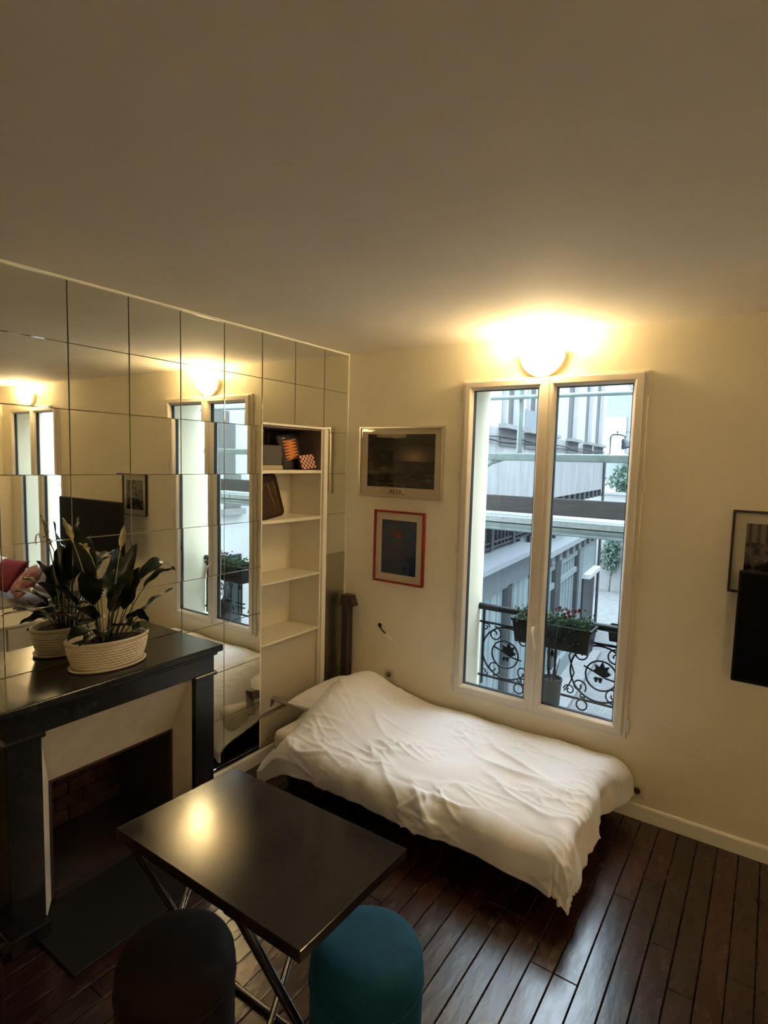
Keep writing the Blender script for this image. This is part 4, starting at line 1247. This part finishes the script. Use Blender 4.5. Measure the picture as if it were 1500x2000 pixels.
# glazed gallery on the canopy
fbox(2.6, 12.0, -3.0, -.45, .62, 1.10).build('gallery_back', PLASW, bl)
for k in range(26):
    u = 3.2 + k*.20
    big = k % 6 == 4
    fbox(u, u + (.13 if big else .05), -.33, -.28 if not big else -.24, .62, 1.36).build('gallery_bar', TEALD, bl)
for z in (.64, .72): fbox(2.6, 8.4, -.36, -.26, z, z + .03).build('gallery_rail', TEALD, bl)
# canopy and cornice
fbox(2.6, 6.9, -.40, .22, .50, .58).build('canopy', mat('zinc_canopy', (0.153, 0.164, 0.176), .4, metal=.2, var=.1), bl)
fbox(3.9, 6.9, -.30, .02, .03, .50).build('canopy_beam', mat('slate_beam', (0.059, 0.071, 0.076), .5, var=.1), bl)
fbox(6.9, 14.3, -.40, .12, .17, .29).build('cornice', mat('pale_cornice', (0.153, 0.167, 0.171), .5, var=.1), bl)
fbox(6.9, 14.2, -.40, .04, -.05, .17).build('cornice_fascia', TEAL, bl)
for k in range(10):
    fbox(7.2 + k*.70, 7.34 + k*.70, .04, .10, -.02, .15).build('cornice_bracket', TEALD, bl)
fbox(6.9, 11.0, -.6, -.42, .29, 1.1).build('upper_pane', mat('milky_glass', (0.162, 0.176, 0.182), .2), bl)
for k in range(6): fbox(7.2 + k*.75, 7.28 + k*.75, -.42, -.36, .29, 1.1).build('upper_mullion', TEALD, bl)
# shopfront of vertical boards
fbox(2.6, 15.0, -3.0, -.16, -3.0, .1).build('shop_core', TEALD, bl)
SLAT = mat('pale_teal_boards', (0.118, 0.147, 0.153), .5, var=.12, scale=6, rnd=.12)
u = 3.3; k = 0
while u < 12.2:
    wd = .105
    if abs(u - 5.45) < .12 or abs(u - 8.95) < .16 or abs(u - 11.3) < .14:
        fbox(u - .01, u + .22, -.16, .02, -2.95, .05).build('shop_post', TEALD, bl); u += .24; continue
    fbox(u, u + wd, -.16, -.06 + .015*(k % 2), -2.45, -.10 if u > 6.9 else .03).build('board', SLAT, bl)
    u += wd + .055; k += 1
for a, b in ((9.3, 11.2), (7.0, 8.8)):
    fbox(a, b, -.10, .0, -.62, -.50).build('panel_rail', SLAT, bl)
    fbox(a, b, -.10, .0, -.20, -.08).build('panel_rail', SLAT, bl)
fbox(12.5, 14.0, -.16, -.04, -3.0, -1.0).build('shop_door', TEALD, bl)
fbox(12.4, 14.1, -.10, .14, -1.02, -.90).build('door_hood', PLASW, bl)
fbox(12.3, 14.2, -.16, -.05, -.90, -.06).build('fascia_board', SLAT, bl)
fbox(3.3, 12.3, -.16, .04, -3.0, -2.45).build('plinth', mat('plinth_paint', (0.118, 0.141, 0.147), .6), bl)
fbox(3.4, 12.2, .02, .55, -3.0, -2.86).build('step', STONE, bl)

# ---- end of the lane
end = thing('end_wall', (-2.2, 21.0, -3.0), 'low pale boundary wall closing the end of the lane', 'wall')
MB().box((-6.0, 21.0, -3.0), (6.0, 21.3, .95)).build('wall_face', mat('boundary_plaster', (.16, .16, .15), .9, var=.06), end)
MB().box((-6.0, 20.9, -3.0), (6.0, 21.0, -1.95)).build('wall_base', STONE, end)
MB().box((-6.05, 20.92, .90), (6.05, 21.35, 1.0)).build('coping', STONE, end)
fb = thing('far_building', (-1.0, 27.0, -3.0), 'pale washed-out apartment house far beyond the lane', 'building')
MB().box((-14, 27, -3), (10, 33, 11)).build('facade', mat('pale_facade', (.115, .125, .128), .9, var=.03), fb)
for i in range(7):
    for j in range(3):
        x = -10 + i*2.7; z = -.5 + j*3.2
        w_ = MB().box((x, 26.93, z), (x + 1.0, 27.02, z + 1.8)).build('window', mat('pale_glass', (0.231, 0.260, 0.277), .3), fb)
        MB().box((x - .1, 26.85, z - .15), (x + 1.1, 27.0, z)).build('window_ledge', PLASW, w_)
MB().box((-14, 26.8, 11), (10, 33.2, 11.3)).build('eaves', STONE, fb)

def bush(name, label, c, sx, sy, sz, n, seed, size, trunk=True):
    r = random.Random(seed)
    t = thing(name, (c[0], c[1], -3.0), label, 'tree' if trunk else 'shrub')
    v = []; f = []
    for _ in range(n):
        d = Vector((r.gauss(0,1), r.gauss(0,1), r.gauss(0,1))).normalized()*(r.random()**.4)
        k0 = 1 + .35*noise.noise(d*2.3 + Vector((seed,0,0)))
        p = Vector((c[0] + d.x*sx*k0, c[1] + d.y*sy*k0, c[2] + d.z*sz*k0))
        a = Vector((r.gauss(0,1), r.gauss(0,1), r.gauss(0,1))).normalized(); b = a.cross(Vector((r.gauss(0,1), r.gauss(0,1), r.gauss(0,1)))).normalized()
        l = size*r.uniform(.6, 1.4); k = len(v)
        v += [p, p + a*l*.5 + b*l*.3, p + a*l, p + a*l*.5 - b*l*.3]; f.append((k, k+1, k+2, k+3))
    o = MB().add(v, f).build('foliage', mat('tree_leaves', (0.067, 0.113, 0.084), .6, color2=(0.029, 0.055, 0.042), scale=4, transl=.25), t, recalc=False)
    tag(o, kind='stuff')
    MB().tube([(c[0], c[1], -3.0), (c[0] + .05, c[1], c[2] - sz*.5), (c[0], c[1], c[2])], [.12, .09, .03] if trunk else [.03, .02, .01], 8).build('trunk', mat('bark', (.10, .085, .07), .9, var=.3), t, smooth=True)
    for k in range(5):
        a = k*1.25
        MB().tube([(c[0], c[1], c[2] - sz*.5), (c[0] + sx*.4*math.cos(a), c[1] + sy*.4*math.sin(a), c[2]), (c[0] + sx*.8*math.cos(a), c[1] + sy*.8*math.sin(a), c[2] + sz*.5)], [.04, .025, .01] if trunk else [.012, .008, .004], 6).build('branch', MAT['bark'], t)
bush('courtyard_tree', 'leafy green tree standing beyond the low wall at the lane end', (-1.95, 22.4, 1.50), 1.25, 1.0, .95, 5200, 3, .16)
bush('wall_shrub', 'small green shrub against the low wall at the lane end', (-2.55, 20.6, -1.45), .42, .3, .85, 1100, 9, .12, False)

# ---- street lamp on an iron arm
t = thing('street_lamp', FP(10.6, 0, 2.6), 'grey bell-shaped street lamp on an arm fixed to the lane building', 'lamp')
LG = mat('lamp_grey', (.025, .027, .03), .5)
b0 = Vector((-.40, 10.0, 2.30))
MB().tube([FP(10.05, 0, 2.15), b0, (-.40, 10.0, 2.68), (-.36, 10.0, 2.735), (-.20, 10.0, 2.735), (-.10, 10.0, 2.70), (-.09, 10.0, 2.66)], .018, 8).build('arm', LG, t, smooth=True)
M = Matrix.Translation((-.06, 10.0, 2.50)) @ Matrix.Rotation(math.radians(-22), 4, 'Y')
MB().lathe([(.02, .16), (.05, .15), (.075, .10), (.085, .04), (.105, .03), (.115, -.03), (.13, -.05), (.12, -.05), (.07, .02), (0, .05)], 20).xform(M).build('shade', LG, t, smooth=True, auto=40)
MB().tube([(-.26, 10.0, 2.74), (-.26, 10.0, 2.82)], .012, 6).build('finial', LG, t)
MB().bar((-.33, 10.0, 2.79), (.02, 10.0, 2.79), .012, .012).build('top_bar', LG, t)

# ---- building on the right of the lane, seen through the mirrors
rb = thing('courtyard_house', (7.2, 10, -3.0), 'white house with tall grey windows across the courtyard, seen in the mirrors', 'building')
MB().box((7.0, 1.6, -3), (10, 21, 9)).build('facade', PLASW, rb)
for i in range(20):
    for j in range(3):
        y = 2.0 + i*.92; z = -2.2 + j*3.1
        w_ = MB().box((6.94, y, z), (7.03, y + .42, z + 2.1)).build('window', GREYSH if (i + j) % 3 else DGLASS, rb)
        MB().box((6.86, y - .08, z - .12), (7.0, y + .50, z)).build('window_ledge', STONE, w_)
